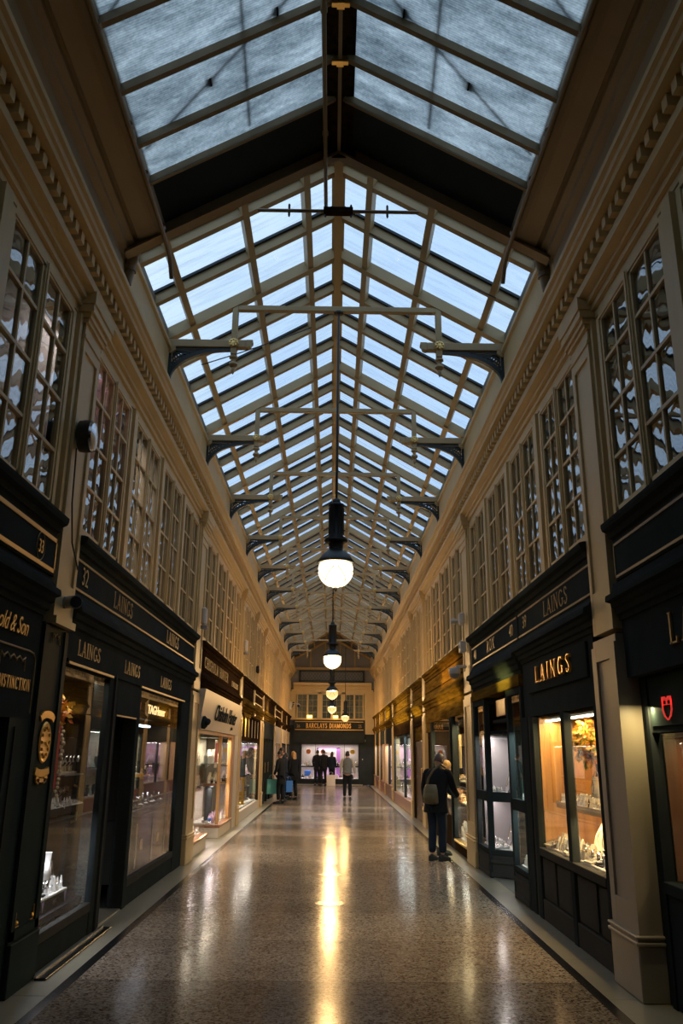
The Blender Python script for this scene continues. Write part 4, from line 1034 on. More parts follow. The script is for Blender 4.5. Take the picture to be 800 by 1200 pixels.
leaf_spray('leaf_garland', 'gold leaf garland hung at the top of the first left window', -2.50, 7.55, 2.0, .12, .22, .18, 90, ['leaf', 'leaforange'], .07)
strip_light(s, 2.40, 6.9, 8.4, 2.30, 1.0, (1., .85, .66))
strip_light(s, 2.43, 6.9, 7.9, 1.08, 3.0, (.92, .92, 1.))
# window two: brand case, dark with a lit name board
case(s, 9.68, 12.28, .95, 2.32, 2.34, 3.05, 'dark watch display case behind the second left window of number 32', 'velvet', 'darkroom', 'darkroom')
b = thing('display_cabinet', 'grey cabinet front under the watch case in the second left window', 'cabinet', (-2.5, 11, 0))
MB().box(-2.33, -3.0, 9.68, 12.28, .22, .88).build('body', M['charcoal'], b)
for y in (10.3, 11.2, 12.0): MB().box(-2.322, -2.33, y, y + .07, .3, .8).build('upright_bar', M['steel'], b)
for y in (10.55, 11.5): MB().box(-2.32, -2.33, y, y + .14, .48, .60).build('badge', M['brass'], b)
b = thing('shop_sign', 'small lit brand board hanging inside the second left window', 'sign', (-2.4, 11, 2.05))
MB().box(-2.36, -2.42, 9.9, 12.1, 2.02, 2.28, .005).build('board', M['black'], b)
on_wall(letters('TAGHeuer', .11, 1.5, 0, .008, 1.0, .012), s, 2.350, 11.1, 2.10).build('lettering', M['signglow'], b)
MB().poly([(-2.352, 10.02, 2.21), (-2.352, 10.16, 2.21), (-2.352, 10.16, 2.13), (-2.352, 10.09, 2.08), (-2.352, 10.02, 2.13)], (-.006, 0, 0)).build('shield', M['red'], b)
MB().box(-2.38, -2.44, 9.7, 10.9, 1.93, 1.955).build('light_bar', M['ledcool'], b)
scatter(s, 9.75, 12.2, .95, (2.42, 2.55), .15, [('watch', 'velvet', 1.5), ('watch', 'velvet', 1.3), ('box', 'velvet', 1.), ('tray', 'velvet', .8)], 'on the ledge of the second left window', skip=.1)
shelf(s, 9.8, 12.2, 1.30, 2.55, 3.0, 'shelf of gold-toned watches in the second left window', 'velvet')
scatter(s, 9.85, 12.15, 1.30, (2.62,), .12, [('watch', 'brass', 1.5), ('box', 'gold', 1.2), ('bust', 'velvet', .7)], 'on the shelf of the second left window')
strip_light(s, 2.42, 9.8, 12.2, 2.0, 1.4, (1., .72, .42))
strip_light(s, 2.50, 9.8, 12.2, 1.26, 1.0, (.8, .85, 1.))
partition(s, 13.3, 'party wall beyond left shop 32')

# --- left shop with the white signboard
r = thing('shopfront', 'wood-framed left shopfront under the slanted white signboard', 'shopfront', (-2.25, 16.5, 0))
sill_ledge(r, s, 13.62, 19.7, 'darkwood')
lower_cornice(r, s, 13.62, 19.7, 'darkwood', z0=2.66)
MB().box(-2.24, -2.36, 13.66, 19.66, 2.0, 2.66).build('backing', M['black'], r)
MB().box(-2.22, -2.30, 13.66, 18.95, 1.93, 1.99, .005).box(-2.22, -2.30, 18.5, 18.95, .20, 1.93, .006).box(-2.22, -2.28, 13.66, 13.74, .26, 1.93, .005).box(-2.22, -2.28, 16.86, 16.93, .26, 1.93, .004).build('timber_frame', M['wood'], r)
MB().box(-2.21, -2.34, 13.66, 15.25, 0, .20, .006).box(-2.21, -2.9, 16.9, 18.9, 0, .20, .006).build('stall_riser', M['whitepaint'], r)
MB().box(-2.18, -2.36, 13.66, 15.27, .20, .25, .008).box(-2.18, -2.9, 16.88, 18.92, .20, .25, .008).build('sill_board', M['redwood'], r)
pane(r, s, 2.25, 13.74, 15.22, .25, 1.93); pane(r, s, 2.25, 16.93, 18.5, .25, 1.93)
MB().box(-2.25, -2.9, 15.22, 15.226, .25, 1.93).box(-2.25, -2.9, 16.90, 16.906, .25, 1.93).build('return_pane', M['glass'], r)
door(r, s, 2.92, 15.3, 16.85, 1.98, 'redwood', True)
MB().box(-2.20, -2.36, 18.95, 19.68, 0, 2.66).build('end_pier', M['whitepaint'], r)
b = thing('signboard', 'slanted white signboard with dark script letters over the left jeweller window', 'sign', (-2.2, 16.2, 2.0))
MB().prism([(2.10, 2.64), (2.24, 2.64), (2.24, 2.0), (2.19, 1.99)], 13.66, 19.30, s).build('board', M['whitepaint'], b)
lt = letters('Chisholm Hunter', .28, 1.25, .3, .008, .95, .012); w = lt.w
MB().merge(lt, lambda v: Vector((-(2.182 - (v.z + .20) / .65 * .09) - v.y + .004, 16.85 - w / 2 + v.x, 2.19 + v.z))).build('lettering', M['black'], b)
lt = letters('jewellers', .07, 1., 0, .008); w2 = lt.w
MB().merge(lt, lambda v: Vector((-(2.182 - (v.z + .09) / .65 * .09) - v.y + .004, 17.9 - w2 / 2 + v.x, 2.075 + v.z))).build('lettering', M['black'], b)
c = MB().lathe([(.001, 0), (.10, 0), (.11, .05), (.07, .09), (.001, .10)], (-2.18, 13.9, 2.10), 14, 'x')
c.ball((-2.08, 13.84, 2.10), .05, 10, 6).ball((-2.09, 13.97, 2.12), .05, 10, 6)
tag(c.build('spot_cluster', M['black'], None, True), 'small black lamp cluster at the near end of the white signboard', 'lamp')
sign_board(s, 13.64, 19.68, 'dark wooden fascia sign with two lines of gold capitals above the white signboard', 'darkwood', 'darkwood', X=2.225,
           text=[(serif('CHISHOLM HUNTER', .19, 1.4, .006, .12), 15.75, 3.03, 'palegold'), (serif('JEWELLERS', .11, 1.6, .006, .12), 18.65, 3.02, 'palegold')])
case(s, 13.72, 15.2, .27, 1.9, 2.30, 2.78, 'bright display case of the left jeweller, near half before its doorway', 'white', 'shopwall')
case(s, 16.95, 18.5, .27, 1.9, 2.30, 2.78, 'bright display case of the left jeweller, far half beyond its doorway', 'white', 'shopwall')
for (ya, yb, wh) in ((13.75, 15.2, 'near half of the white-signed jeweller'), (16.96, 18.48, 'far half of the white-signed jeweller')):
    shelf(s, ya, yb, 1.02, 2.32, 2.75, 'mid shelf in the %s' % wh, 'redwood', .05)
    shelf(s, ya, yb, 1.40, 2.36, 2.75, 'upper shelf in the %s' % wh, 'grey', .015)
    scatter(s, ya, yb, .27, (2.33, 2.42), .12, [('ring_cone', 'ivory', 1.2), ('tray', 'white', .8), ('bust', 'pink', .6), ('card', 'white', 1.)], 'on the floor of the %s' % wh, skip=.15)
    scatter(s, ya, yb, 1.02, (2.36, 2.46), .12, [('ring_cone', 'white', 1.3), ('bust', 'ivory', .7), ('watch', 'velvet', 1.4), ('tray', 'velvet', .9)], 'on the mid shelf of the %s' % wh, skip=.1)
    scatter(s, ya, yb, 1.40, (2.42, 2.52), .17, [('bust', 'white', .9), ('bust', 'velvet', .9), ('collar', 'ivory', .8)], 'on the upper shelf of the %s' % wh)
    strip_light(s, 2.40, ya, yb, 1.88, 16., (1., .82, .58)); strip_light(s, 2.40, ya, yb, .96, 8., (1., .8, .75))
b = thing('poster', 'red and white poster hanging in the far half of the left jeweller', 'poster', (-2.4, 17.1, 1.45))
MB().box(-2.36, -2.37, 16.98, 17.36, 1.32, 1.86).build('sheet', M['poster'], b); MB().box(-2.354, -2.36, 16.99, 17.35, 1.42, 1.80).build('print', M['red'], b)
b = MB().lathe([(.001, 0), (.17, 0), (.17, .02), (.001, .02)], (-2.42, 18.25, 1.62), 22, 'x')
tag(b.build('round_sign', M['poster'], None), 'round pale sign hanging at the far end of the left jeweller window', 'sign')
b = thing('display_column', 'slim black column under the mid shelf of the left jeweller', 'column', (-2.4, 17.15, .27))
MB().lathe([(.11, .27), (.11, .30), (.075, .32), (.075, .93), (.12, .95), (.12, .965)], (-2.48, 17.2, 0), 16).build('shaft', M['black'], b, True)
MB().box(-2.38, -2.46, 17.05, 17.35, .27, .36, .01).build('blue_base', M['bluebag'], b)
partition(s, 19.9, 'party wall beyond the left jeweller')
light_area((-3.4, 16.2, 2.6), (-3.4, 16.2, 0), 1.0, 25, (1., .82, .6), 'shop_light')

# --- left: yellow-lit transom shop
r = thing('shopfront', 'left shopfront with a row of upright transom panes glowing yellow', 'shopfront', (-2.25, 23, 0))
sill_ledge(r, s, 20.15, 26.3, 'darkwood'); lower_cornice(r, s, 20.15, 26.3, 'oakfascia', z0=2.56)
b = MB().box(-2.22, -2.34, 20.2, 25.7, 2.50, 2.56).box(-2.22, -2.34, 20.2, 25.7, 1.90, 2.0)
for i in range(7): y = 20.2 + i * .9; b.box(-2.22, -2.30, y, y + .11, 1.96, 2.54)
b.build('transom_frame', M['darkwood'], r)
MB().box(-2.27, -2.28, 20.2, 25.7, 1.97, 2.52).build('transom_panes', M['lightcurtain'], r)
MB().box(-2.21, -2.4, 20.15, 25.7, 0, .24, .006).build('stall_riser', M['whitepaint'], r)
MB().box(-2.22, -2.30, 20.15, 20.22, .24, 1.96).box(-2.22, -2.30, 25.6, 25.72, .24, 1.96).build('post', M['darkwood'], r)
pane(r, s, 2.25, 20.22, 25.6, .24, 1.90)
MB().box(-2.21, -2.36, 25.72, 26.3, 0, 2.56).build('end_pier', M['cream'], r)
b = thing('display_column', 'round dark column with a gilt lower half inside the yellow-lit left window', 'column', (-2.42, 22.6, .24))
MB().lathe([(.12, .285), (.12, .33), (.10, .35), (.10, .98)], (-2.41, 22.6, 0), 16).build('lower_shaft', M['gold'], b, True)
MB().lathe([(.10, .98), (.10, 1.7), (.13, 1.75), (.13, 1.84)], (-2.41, 22.6, 0), 16).build('upper_shaft', M['black'], b, True)
sign_board(s, 20.17, 23.18, 'plain dark fascia board over the yellow-lit left window, nearer half', 'darkwood', 'darkwood')
sign_board(s, 23.52, 26.28, 'plain dark fascia board over the yellow-lit left window, farther half', 'darkwood', 'palegold')
case(s, 20.25, 25.58, .28, 1.88, 2.28, 2.74, 'bright white display case in the yellow-lit left window', 'white', 'shopwall')
shelf(s, 20.3, 25.5, 1.0, 2.44, 2.72, 'upper shelf in the yellow-lit left window', 'velvet'); shelf(s, 20.3, 25.5, .66, 2.44, 2.72, 'lower shelf in the yellow-lit left window', 'velvet')
for z, wz in ((.28, 'floor'), (.66, 'lower shelf'), (1.0, 'upper shelf')):
    scatter(s, 20.4, 25.5, z, (2.52,), .22, [('bust', 'white', .9), ('tray', 'white', 1.1), ('bust', 'ivory', .8), ('collar', 'pink', .8)], 'on the %s of the yellow-lit left window' % wz)
strip_light(s, 2.36, 20.3, 25.5, 1.86, 40., (1., .86, .72))
light_area((-2.02, 21.8, 2.62), (-2.27, 21.8, 2.32), .10, 2.6, (1., .66, .12), 'fascia_glow_fill', 1.6)  # added fill, puts the yellow glow on the transom panes
partition(s, 26.4, 'party wall beyond the yellow-lit left shop')

# --- left: dark shop behind the standing group
r = thing('shopfront', 'dark left shopfront with a glazed double door behind the standing group', 'shopfront', (-2.25, 29.3, 0))
sill_ledge(r, s, 26.72, 31.9, 'darkwood'); lower_cornice(r, s, 26.72, 31.9, 'oakfascia', z0=2.60)
MB().box(-2.22, -2.36, 26.72, 31.9, 2.05, 2.60).build('frieze_board', M['black'], r)
for y in (26.75, 27.9, 29.2, 30.6, 31.75): MB().box(-2.22, -2.32, y, y + .12, 0, 2.05, .005).build('post', M['black'], r)
MB().box(-2.23, -2.36, 26.72, 27.95, 0, .35).box(-2.23, -2.36, 30.6, 31.85, 0, .35).build('stall_riser', M['black'], r)
pane(r, s, 2.27, 26.85, 27.9, .35, 2.05); pane(r, s, 2.27, 30.7, 31.75, .35, 2.05)
door(r, s, 2.27, 28.02, 29.2, 2.05, 'black', True); door(r, s, 2.27, 29.32, 30.6, 2.05, 'black', True)
sign_board(s, 26.74, 31.88, 'dark fascia board with a yellow-lit panel above the dark left shopfront', 'darkwood', 'darkwood')
light_area((-1.95, 28.4, 2.9), (-2.25, 28.4, 3.10), .08, 1.2, (1., .70, .15), 'fascia_glow_fill', .8)  # added fill for the yellow glow on this board, no lamp there
light_area((-2.9, 29.3, 2.5), (-2.9, 29.3, 0), 1.2, 14, (1., .8, .55), 'shop_light')
case(s, 26.9, 27.9, .38, 2.0, 2.34, 2.9, 'small case in the near window of the dark left shopfront', 'white', 'shopwall')
scatter(s, 26.95, 27.85, .38, (2.45,), .22, [('bust', 'white', .9), ('tray', 'white', 1.)], 'in the near window of the dark left shopfront')
partition(s, 32.0, 'party wall beyond the dark left shop')

# --- left: white panelled front
r = thing('shopfront', 'white panelled left shopfront with pinkish posters beyond the group', 'shopfront', (-2.25, 34.2, 0))
sill_ledge(r, s, 32.25, 36.2, 'darkwood'); lower_cornice(r, s, 32.25, 36.2, 'darkwood', z0=2.60)
MB().box(-2.21, -2.36, 32.25, 36.2, 1.95, 2.60).build('frieze_board', M['grey'], r)
b = MB()
for i in range(6): b.box(-2.20, -2.21, 32.3 + i * .66, 32.36 + i * .66, 2.0, 2.55)
b.build('frieze_bars', M['whitepaint'], r)
MB().box(-2.22, -2.36, 32.25, 36.2, 0, .8).box(-2.22, -2.30, 32.25, 32.4, .8, 1.95).box(-2.22, -2.30, 34.2, 34.35, .8, 1.95).box(-2.22, -2.30, 36.05, 36.2, .8, 1.95).build('panelling', M['whitepaint'], r)
pane(r, s, 2.25, 32.4, 34.2, .8, 1.95); pane(r, s, 2.25, 34.35, 36.05, .8, 1.95)
for i, (a, c_) in enumerate(((32.5, 34.1), (34.45, 35.95))):
    b = thing('poster', 'pale pink poster in the white left shopfront, %s pane' % ('near' if i == 0 else 'far'), 'poster', (-2.3, (a + c_) / 2, .9))
    MB().box(-2.29, -2.30, a, c_, .9, 1.9).build('sheet', M['poster'], b); MB().box(-2.285, -2.29, a + .3, c_ - .3, 1.2, 1.6).build('print', M['pink'], b)
sign_board(s, 32.27, 36.18, 'brown fascia board over the white panelled left shopfront', 'darkwood', 'palegold')
partition(s, 36.4, 'party wall beyond the white panelled left shop')
# --- left: last dark front
r = thing('shopfront', 'last left shopfront, dark, beside the end wall', 'shopfront', (-2.25, 40, 0))
sill_ledge(r, s, 36.55, 43.85, 'darkwood'); lower_cornice(r, s, 36.55, 43.85, 'darkwood', z0=2.60)
MB().box(-2.22, -2.36, 36.55, 43.85, 2.0, 2.60).build('frieze_board', M['whitepaint'], r)
MB().box(-2.23, -2.36, 36.55, 43.85, 0, .45).build('stall_riser', M['black'], r)
for y in (36.55, 38.3, 40.1, 41.9, 43.7): MB().box(-2.22, -2.32, y, y + .14, .45, 2.0).build('post', M['black'], r)
pane(r, s, 2.27, 36.6, 43.8, .45, 2.0)
case(s, 36.7, 43.7, .48, 1.95, 2.34, 2.9, 'display case in the last left shopfront', 'white', 'pink')
scatter(s, 36.8, 43.7, .48, (2.5,), .45, [('bust', 'white', 1.), ('tray', 'white', 1.2)], 'in the last left shopfront')
strip_light(s, 2.45, 36.8, 43.6, 1.93, 12., (1., .85, .8))
sign_board(s, 36.57, 40.18, 'dark fascia board on the last left shopfront, nearer half', 'darkwood', 'darkwood'); sign_board(s, 40.57, 43.83, 'dark fascia board on the last left shopfront, farther half', 'darkwood', 'darkwood')
# ================================================================== RIGHT SIDE
s = 1
# --- nearest right shop
r = thing('shopfront', 'black shopfront nearest the viewer on the right with a lit red shield', 'shopfront', (2.3, 4.5, 0))
sill_ledge(r, s, YN, 6.22, X=2.15); lower_cornice(r, s, YN, 6.26, z0=2.66, X=2.15)
MB().box(2.27, 2.44, YN, 6.26, 2.22, 2.66).build('frieze_board', M['black'], r)
on_wall(serif('LAINGS', .21, .95, .02, .10, .32), s, 2.252, 4.80, 2.36).build('lettering', M['palegold'], r)
MB().box(2.36, 2.50, 6.12, 6.28, 0, 2.22, .004).box(2.345, 2.42, 6.10, 6.16, 0, 2.22).build('post', M['black'], r)
MB().box(2.36, 2.60, YN, 6.12, 0, .72, .006).build('stall_riser', M['black'], r)
MB().box(2.34, 2.56, YN, 6.12, .72, .80, .006).build('sill_board', M['black'], r)
MB().box(2.36, 2.50, 4.2, 6.12, 1.80, 2.22, .006).build('header', M['black'], r)
MB().box(2.35, 2.36, 5.30, 6.06, 1.85, 2.20).build('header_panel', M['green'], r)
b = MB(); X_ = 2.345; y_ = .29
out = [(5.53, 2.10), (5.53, 1.98), (5.505, 1.915), (5.455, 1.87), (5.405, 1.915), (5.38, 1.98), (5.38, 2.10)]
P = [(X_, y + y_, z) for y, z in out]
for i in range(len(P) - 1): b.beam(P[i], P[i + 1], .007, .010, (1, 0, 0))
for y in (5.53, 5.38, 5.455): b.beam((X_, y + y_, 2.115), (X_, y + y_, 2.03 if y != 5.455 else 2.04), .007, .009, (1, 0, 0))
for z in (2.09, 2.04): b.beam((X_, 5.53 + y_, z), (X_, 5.38 + y_, z), .007, .010, (1, 0, 0))
for y in (5.52, 5.49, 5.42, 5.39): b.box(X_ - .006, X_ + .006, y + y_ - .01, y + y_ + .01, 2.10, 2.13)
b.v = [(v[0], v[1], 1.965 + (v[2] - 2.0) * .62) for v in b.v]
b.build('shield_emblem', M['redglow'], r)
pane(r, s, 2.39, YN, 6.12, .80, 1.80)
case(s, 3.6, 6.10, .80, 1.78, 2.44, 3.0, 'dark timber display case behind the nearest right window', 'white', 'panelwood', 'redwood')
shelf(s, 3.6, 5.80, 1.26, 2.46, 2.95, 'black shelf across the nearest right display case', 'black', .06, 'brass')
scatter(s, 4.2, 5.75, 1.26, (2.55,), .16, [('watch', 'ivory', 1.4), ('box', 'velvet', 1.)], 'on the shelf of the nearest right window')
place('collar', 'ivory', 2.62, 5.62, .80, FACE[s], 'in the lower half of the nearest right window', 1.2)
strip_light(s, 2.6, 4.2, 6.0, 1.76, 1.0, (1., .70, .40)); light_area((2.315, 6.02, 1.99), (2.29, 6.12, 1.0), .03, 3.0, (1., .78, .36), 'header_downlight'); strip_light(s, 2.6, 4.2, 5.7, 1.19, .6, (1., .75, .45))
sign_board(s, 2.6, 6.16, 'blank black fascia board with brown border lines, nearest on the right', border='pipe', X=2.215, frame=True)
partition(s, 6.5, 'party wall between the nearest two right shops')

# --- right shop 39: golden window
r = thing('shopfront', 'black shopfront number 39 on the right with a golden lit window over four panels', 'shopfront', (2.25, 8.2, 0))
sill_ledge(r, s, 6.77, 9.62); lower_cornice(r, s, 6.77, 9.62, z0=2.66)
MB().box(2.25, 2.40, 6.95, 9.62, 2.05, 2.66).build('frieze_board', M['black'], r)
b = MB().box(2.225, 2.25, 7.10, 9.30, 2.30, 2.61, .005); b.build('name_panel', M['black'], r)
on_wall(serif('LAINGS', .17, 1.35, .03, .11, .34), s, 2.19, 8.15, 2.385).build('lettering', M['gold'], r)
for a, b_ in ((6.93, 7.0), (9.16, 9.30), (9.42, 9.66)): MB().box(2.22, 2.40, a, b_, 0, 2.05, .006).build('post', M['black'], r)
MB().box(2.235, 2.255, 9.30, 9.42, 0, 2.05).build('pier', M['charcoal'], r)
MB().box(2.22, 2.30, 7.93, 8.04, .0, 2.05, .006).build('mullion', M['black'], r)
MB().box(2.215, 2.42, 7.0, 9.16, .62, .70, .006).box(2.23, 2.40, 7.0, 9.16, .0, .20, .006).build('rail', M['charcoal'], r)
MB().box(2.26, 2.40, 7.0, 9.16, .2, .62).build('riser_back', M['black'], r)
for a, b_ in ((7.02, 7.28), (7.36, 7.90), (8.08, 8.58), (8.66, 9.14)):
    q = MB().box(2.245, 2.26, a, b_, .22, .60, .004); i = .05
    q.add([(2.245, a, .22), (2.245, b_, .22), (2.245, b_, .60), (2.245, a, .60), (2.238, a + i, .27), (2.238, b_ - i, .27), (2.238, b_ - i, .55), (2.238, a + i, .55)], [(0, 1, 5, 4), (1, 2, 6, 5), (2, 3, 7, 6), (3, 0, 4, 7), (4, 5, 6, 7)])
    q.build('riser_panel', M['charcoal'], r)
pane(r, s, 2.255, 7.0, 7.93, .70, 2.03); pane(r, s, 2.255, 8.04, 9.16, .70, 2.03)
W = 'in the golden window'
case(s, 7.02, 9.14, .72, 2.02, 2.29, 2.92, 'golden timber display case behind the window of number 39', 'white', 'wood', 'wood', 'black')
shelf(s, 7.02, 8.86, 1.17, 2.36, 2.86, 'dark shelf with a gilt edge crossing the golden window', 'velvet', .05, 'brass')
for i in range(9):
    y = 7.1 + i * .235
    tag(MB().box(2.36, 2.40, y, y + .17, 1.985, 2.005, .003).build('led_tube', M['led']), 'white light tube along the top of the golden window', 'light', 'light tubes of the golden window')
scatter(s, 7.06, 8.84, 1.17, (2.41, 2.50, 2.60), .082, [('ring_cone', 'white', 1.), ('ring_cone', 'ivory', 1.1), ('card', 'white', .8), ('ring_cone', 'velvet', .9), ('tbar', 'white', .55)], 'on the shelf of the golden window')
scatter(s, 7.05, 8.0, .72, (2.34, 2.42, 2.54), .085, [('card', 'ivory', 1.2), ('tray', 'ivory', .8), ('ring_cone', 'white', 1.2), ('box', 'velvet', .9), ('watch', 'velvet', 1.2)], 'on the floor of the golden window, near pane')
scatter(s, 8.1, 9.1, .72, (2.34, 2.45, 2.57), .11, [('tray', 'ivory', .9), ('card', 'ivory', 1.2), ('tray', 'velvet', .8), ('card', 'white', 1.1)], 'on the floor of the golden window, far pane')
place('bust', 'ivory', 2.46, 7.50, .72, FACE[s], 'tallest on the floor of the golden window', 1.30)
place('collar', 'ivory', 2.50, 7.86, .72, FACE[s] + .5, 'on the floor of the golden window beside the mullion', 1.05)
place('bust', 'velvet', 2.66, 8.30, 1.17, FACE[s], 'on the shelf of the golden window under the leaves', 1.35)
place('bust', 'white', 2.56, 8.16, 1.17, FACE[s], 'on the shelf of the golden window in front of the black bust', .9)
place('collar', 'velvet', 2.60, 7.80, 1.17, FACE[s], 'at the near end of the golden window shelf', .8)
leaf_spray('leaf_garland', 'large bunch of golden autumn leaves hanging in the golden window', 2.50, 8.12, 1.76, .14, .34, .20, 620, ['leaf', 'leaf', 'leaforange', 'leafgreen'], .062)
strip_light(s, 2.44, 7.05, 9.1, 1.98, 11., (1., .66, .28)); strip_light(s, 2.42, 7.05, 8.8, 1.10, 5., (1., .70, .34))
sign_board(s, 6.78, 9.60, 'black fascia sign number 39 with brown border lines on the right', border='pipe', text=[(serif('LAINGS', .165, 1.2, .006, .12), 7.95, 3.03, 'palegold'), (letters('39', .14, 1.0, 0, .008), 9.25, 3.05, 'palegold')])
sign_board(s, 9.66, 12.95, 'black fascia sign numbered 40 and 41 with three small letters', border='pipe', text=[(serif('ROX', .16, 1.35), 11.35, 3.04, 'palegold'), (letters('40', .14, 1.1, 0, .008), 9.98, 3.05, 'palegold'), (letters('41', .14, 1.1, 0, .008), 12.6, 3.05, 'palegold')])

# --- right shop 40: angled dark windows round a doorway
r = thing('shopfront', 'black shopfront number 40 on the right with angled windows round a recessed doorway', 'shopfront', (2.25, 11.3, 0))
sill_ledge(r, s, 9.64, 12.98); lower_cornice(r, s, 9.64, 12.98, z0=2.56)
MB().box(2.20, 2.40, 9.66, 12.98, 2.42, 2.56, .006).build('gilt_frieze', M['oakfascia'], r)
zt = 2.42
for (xa, ya, xb, yb) in ((2.25, 9.70, 2.25, 10.45), (2.25, 10.45, 2.62, 10.75), (2.62, 11.75, 2.25, 12.05), (2.25, 12.05, 2.25, 12.90)):
    MB().beam((xa, ya, .33), (xb, yb, .33), .06, .07).beam((xa, ya, zt - .04), (xb, yb, zt - .04), .06, .08).beam((xa, ya, 1.06), (xb, yb, 1.06), .05, .13).build('rail', M['black'], r)
    b = MB().beam((xa, ya, .16), (xb, yb, .16), .06, .30); b.beam((xa, ya, .22), (xb, yb, .22), .085, .05).beam((xa, ya, .05), (xb, yb, .05), .085, .05); b.build('stall_riser', M['charcoal'], r)
    d = Vector((xb - xa, yb - ya, 0))
    q = MB().beam((xa, ya, 1.38), (xb, yb, 1.38), .006, 2.0); q.build('pane', M['glass'], r)
for (x, y) in ((2.25, 9.69), (2.25, 10.45), (2.62, 10.75), (2.62, 11.75), (2.25, 12.05), (2.25, 12.92)):
    MB().box(x - .035, x + .045, y - .04, y + .04, 0, zt, .005).build('post', M['black'], r)
MB().box(2.22, 2.40, 12.90, 13.0, 0, zt).build('end_post', M['darkwood'], r)
MB().box(2.58, 2.68, 10.75, 11.75, 1.98, 2.06).build('door_head', M['black'], r)
b = MB().box(2.30, 2.32, 10.95, 11.55, 2.14, 2.36, .004); b.build('door_panel', M['wood'], r)
MB().box(2.30, 2.66, 10.7, 11.8, 2.06, 2.10).build('door_ceiling', M['black'], r)
door(r, s, 2.66, 10.79, 11.71, 1.98, 'black')
MB().box(2.26, 2.64, 10.5, 12.0, 0, .01).build('doorstep', M['greystone'], r)
def poly_case(y0, y1, yk, label, col, floor='white'):
    t = thing('display_case', label, 'display case', (2.5, (y0 + y1) / 2, .36))
    xk = 2.60
    P = [(2.30, y0), (2.30, yk), (xk, y1)] if yk < y1 and y1 < 11 else [(xk, y0), (2.30, yk), (2.30, y1)]
    foot = P + [(2.98, y1), (2.98, y0)]
    for z0, z1, nm_, m in ((.34, .37, 'platform', floor), (1.05, 1.08, 'shelf', 'velvet'), (1.93, 1.96, 'top_panel', 'black')):
        MB().poly([(x, y, z0) for x, y in foot], (0, 0, z1 - z0)).build(nm_, M[m], t)
    MB().box(2.98, 3.0, y0, y1, .34, 1.96).box(2.64, 2.98, (y1 if y1 < 11 else y0 - .02), (y1 + .02 if y1 < 11 else y0), .34, 1.96).build('back_panel', M[col], t)
    return t
poly_case(9.74, 10.72, 10.42, 'pale teal display case in the near angled window of number 40', 'tealpanel')
pc = poly_case(11.78, 12.88, 12.08, 'grey display case in the far angled window of number 40', 'greypanel')
MB().box(2.32, 2.98, 12.84, 12.87, .37, 1.93).build('side_panel', M['greypanel'], pc)
for (ya, yb, wh, kk) in ((9.80, 10.5, 'near angled window of number 40', 'tealpanel'), (12.05, 12.80, 'far angled window of number 40', 'greypanel')):
    for z, wz in ((.37, 'floor'), (1.08, 'shelf')):
        scatter(s, ya, yb, z, (2.36, 2.46), .11, [('ring_cone', 'white', 1.2), ('card', 'white', 1.), ('tray', 'white', .7), ('tbar', 'white', .6)], 'on the %s of the %s' % (wz, wh))
        place('bust', kk, 2.62, (ya + yb) / 2 - .15, z, FACE[s], 'behind the %s goods of the %s' % (wz, wh), 1.2)
        place('collar', kk, 2.66, (ya + yb) / 2 + .20, z, FACE[s], 'behind the %s goods of the %s' % (wz, wh), 1.1)
    strip_light(s, 2.40, ya, yb, 1.91, 3.2, (1., .88, .82) if ya > 11 else (.80, 1., .95), .04); strip_light(s, 2.40, ya, yb, 1.03, 1.6, (1., .85, .8) if ya > 11 else (.85, 1., .95), .04)
light_area((1.9, 10.5, 2.46), (2.2, 10.5, 2.56), .10, .35, (.9, .8, .2), 'fascia_glow_fill', .7)  # added fill, tints the frieze with a faint yellow glow
partition(s, 9.63, 'party wall between right shops 39 and 40'); partition(s, 13.3, 'party wall beyond right shop 40')

# --- right: oak fascia shop with the man in front
r = thing('shopfront', 'oak-fascia right shopfront with the stooping man at its window', 'shopfront', (2.25, 16.6, 0))
sill_ledge(r, s, 13.68, 19.62, 'oakfascia'); lower_cornice(r, s, 13.68, 19.62, 'oakfascia', z0=2.55)
MB().box(2.22, 2.40, 13.7, 19.62, 2.30, 2.55, .006).build('frieze_board', M['oakfascia'], r)
for a, b_ in ((13.72, 13.84), (15.35, 15.72), (18.55, 18.75)): MB().box(2.22, 2.34, a, b_, 0, 2.30, .006).build('post', M['black'], r)
MB().box(2.22, 2.24, 15.40, 15.55, .1, 2.25).build('post_panel', M['redwood'], r)
MB().box(2.22, 2.42, 13.84, 15.35, 0, .15, .006).box(2.22, 2.42, 15.72, 18.55, 0, .55, .006).build('stall_riser', M['darkwood'], r)
MB().box(2.205, 2.36, 13.84, 15.35, .15, .19, .005).build('sill_board', M['brass'], r)
pane(r, s, 2.255, 13.84, 15.35, .19, 2.30); pane(r, s, 2.255, 15.72, 18.55, .55, 2.30)
door(r, s, 2.27, 18.75, 19.62, 2.1, 'darkwood')
MB().box(2.23, 2.36, 18.75, 19.62, 2.1, 2.30).build('transom', M['oakfascia'], r)
sign_board(s, 13.70, 16.55, 'oak fascia board glowing gold above the stooping man, nearer half', 'oakfascia', 'darkwood'); sign_board(s, 16.6, 19.6, 'oak fascia board glowing gold above the dark pane, farther half', 'oakfascia', 'darkwood')
case(s, 13.86, 18.53, .20, 2.2, 2.32, 2.98, 'golden display case in the windows before and beyond the stooping man', 'white', 'darkroom', 'darkwood')
b = thing('timber_sign', 'pale knotty wooden board hanging in the window beside the stooping person', 'sign', (2.6, 17.4, 1.5))
MB().box(2.58, 2.61, 16.75, 17.95, 1.36, 2.0, .004).build('plank', M['palewood'], b); MB().tube([(2.595, 16.9, 2.0), (2.595, 16.9, 2.19)], .004, 5).tube([(2.595, 17.8, 2.0), (2.595, 17.8, 2.19)], .004, 5).build('wire', M['iron'], b)
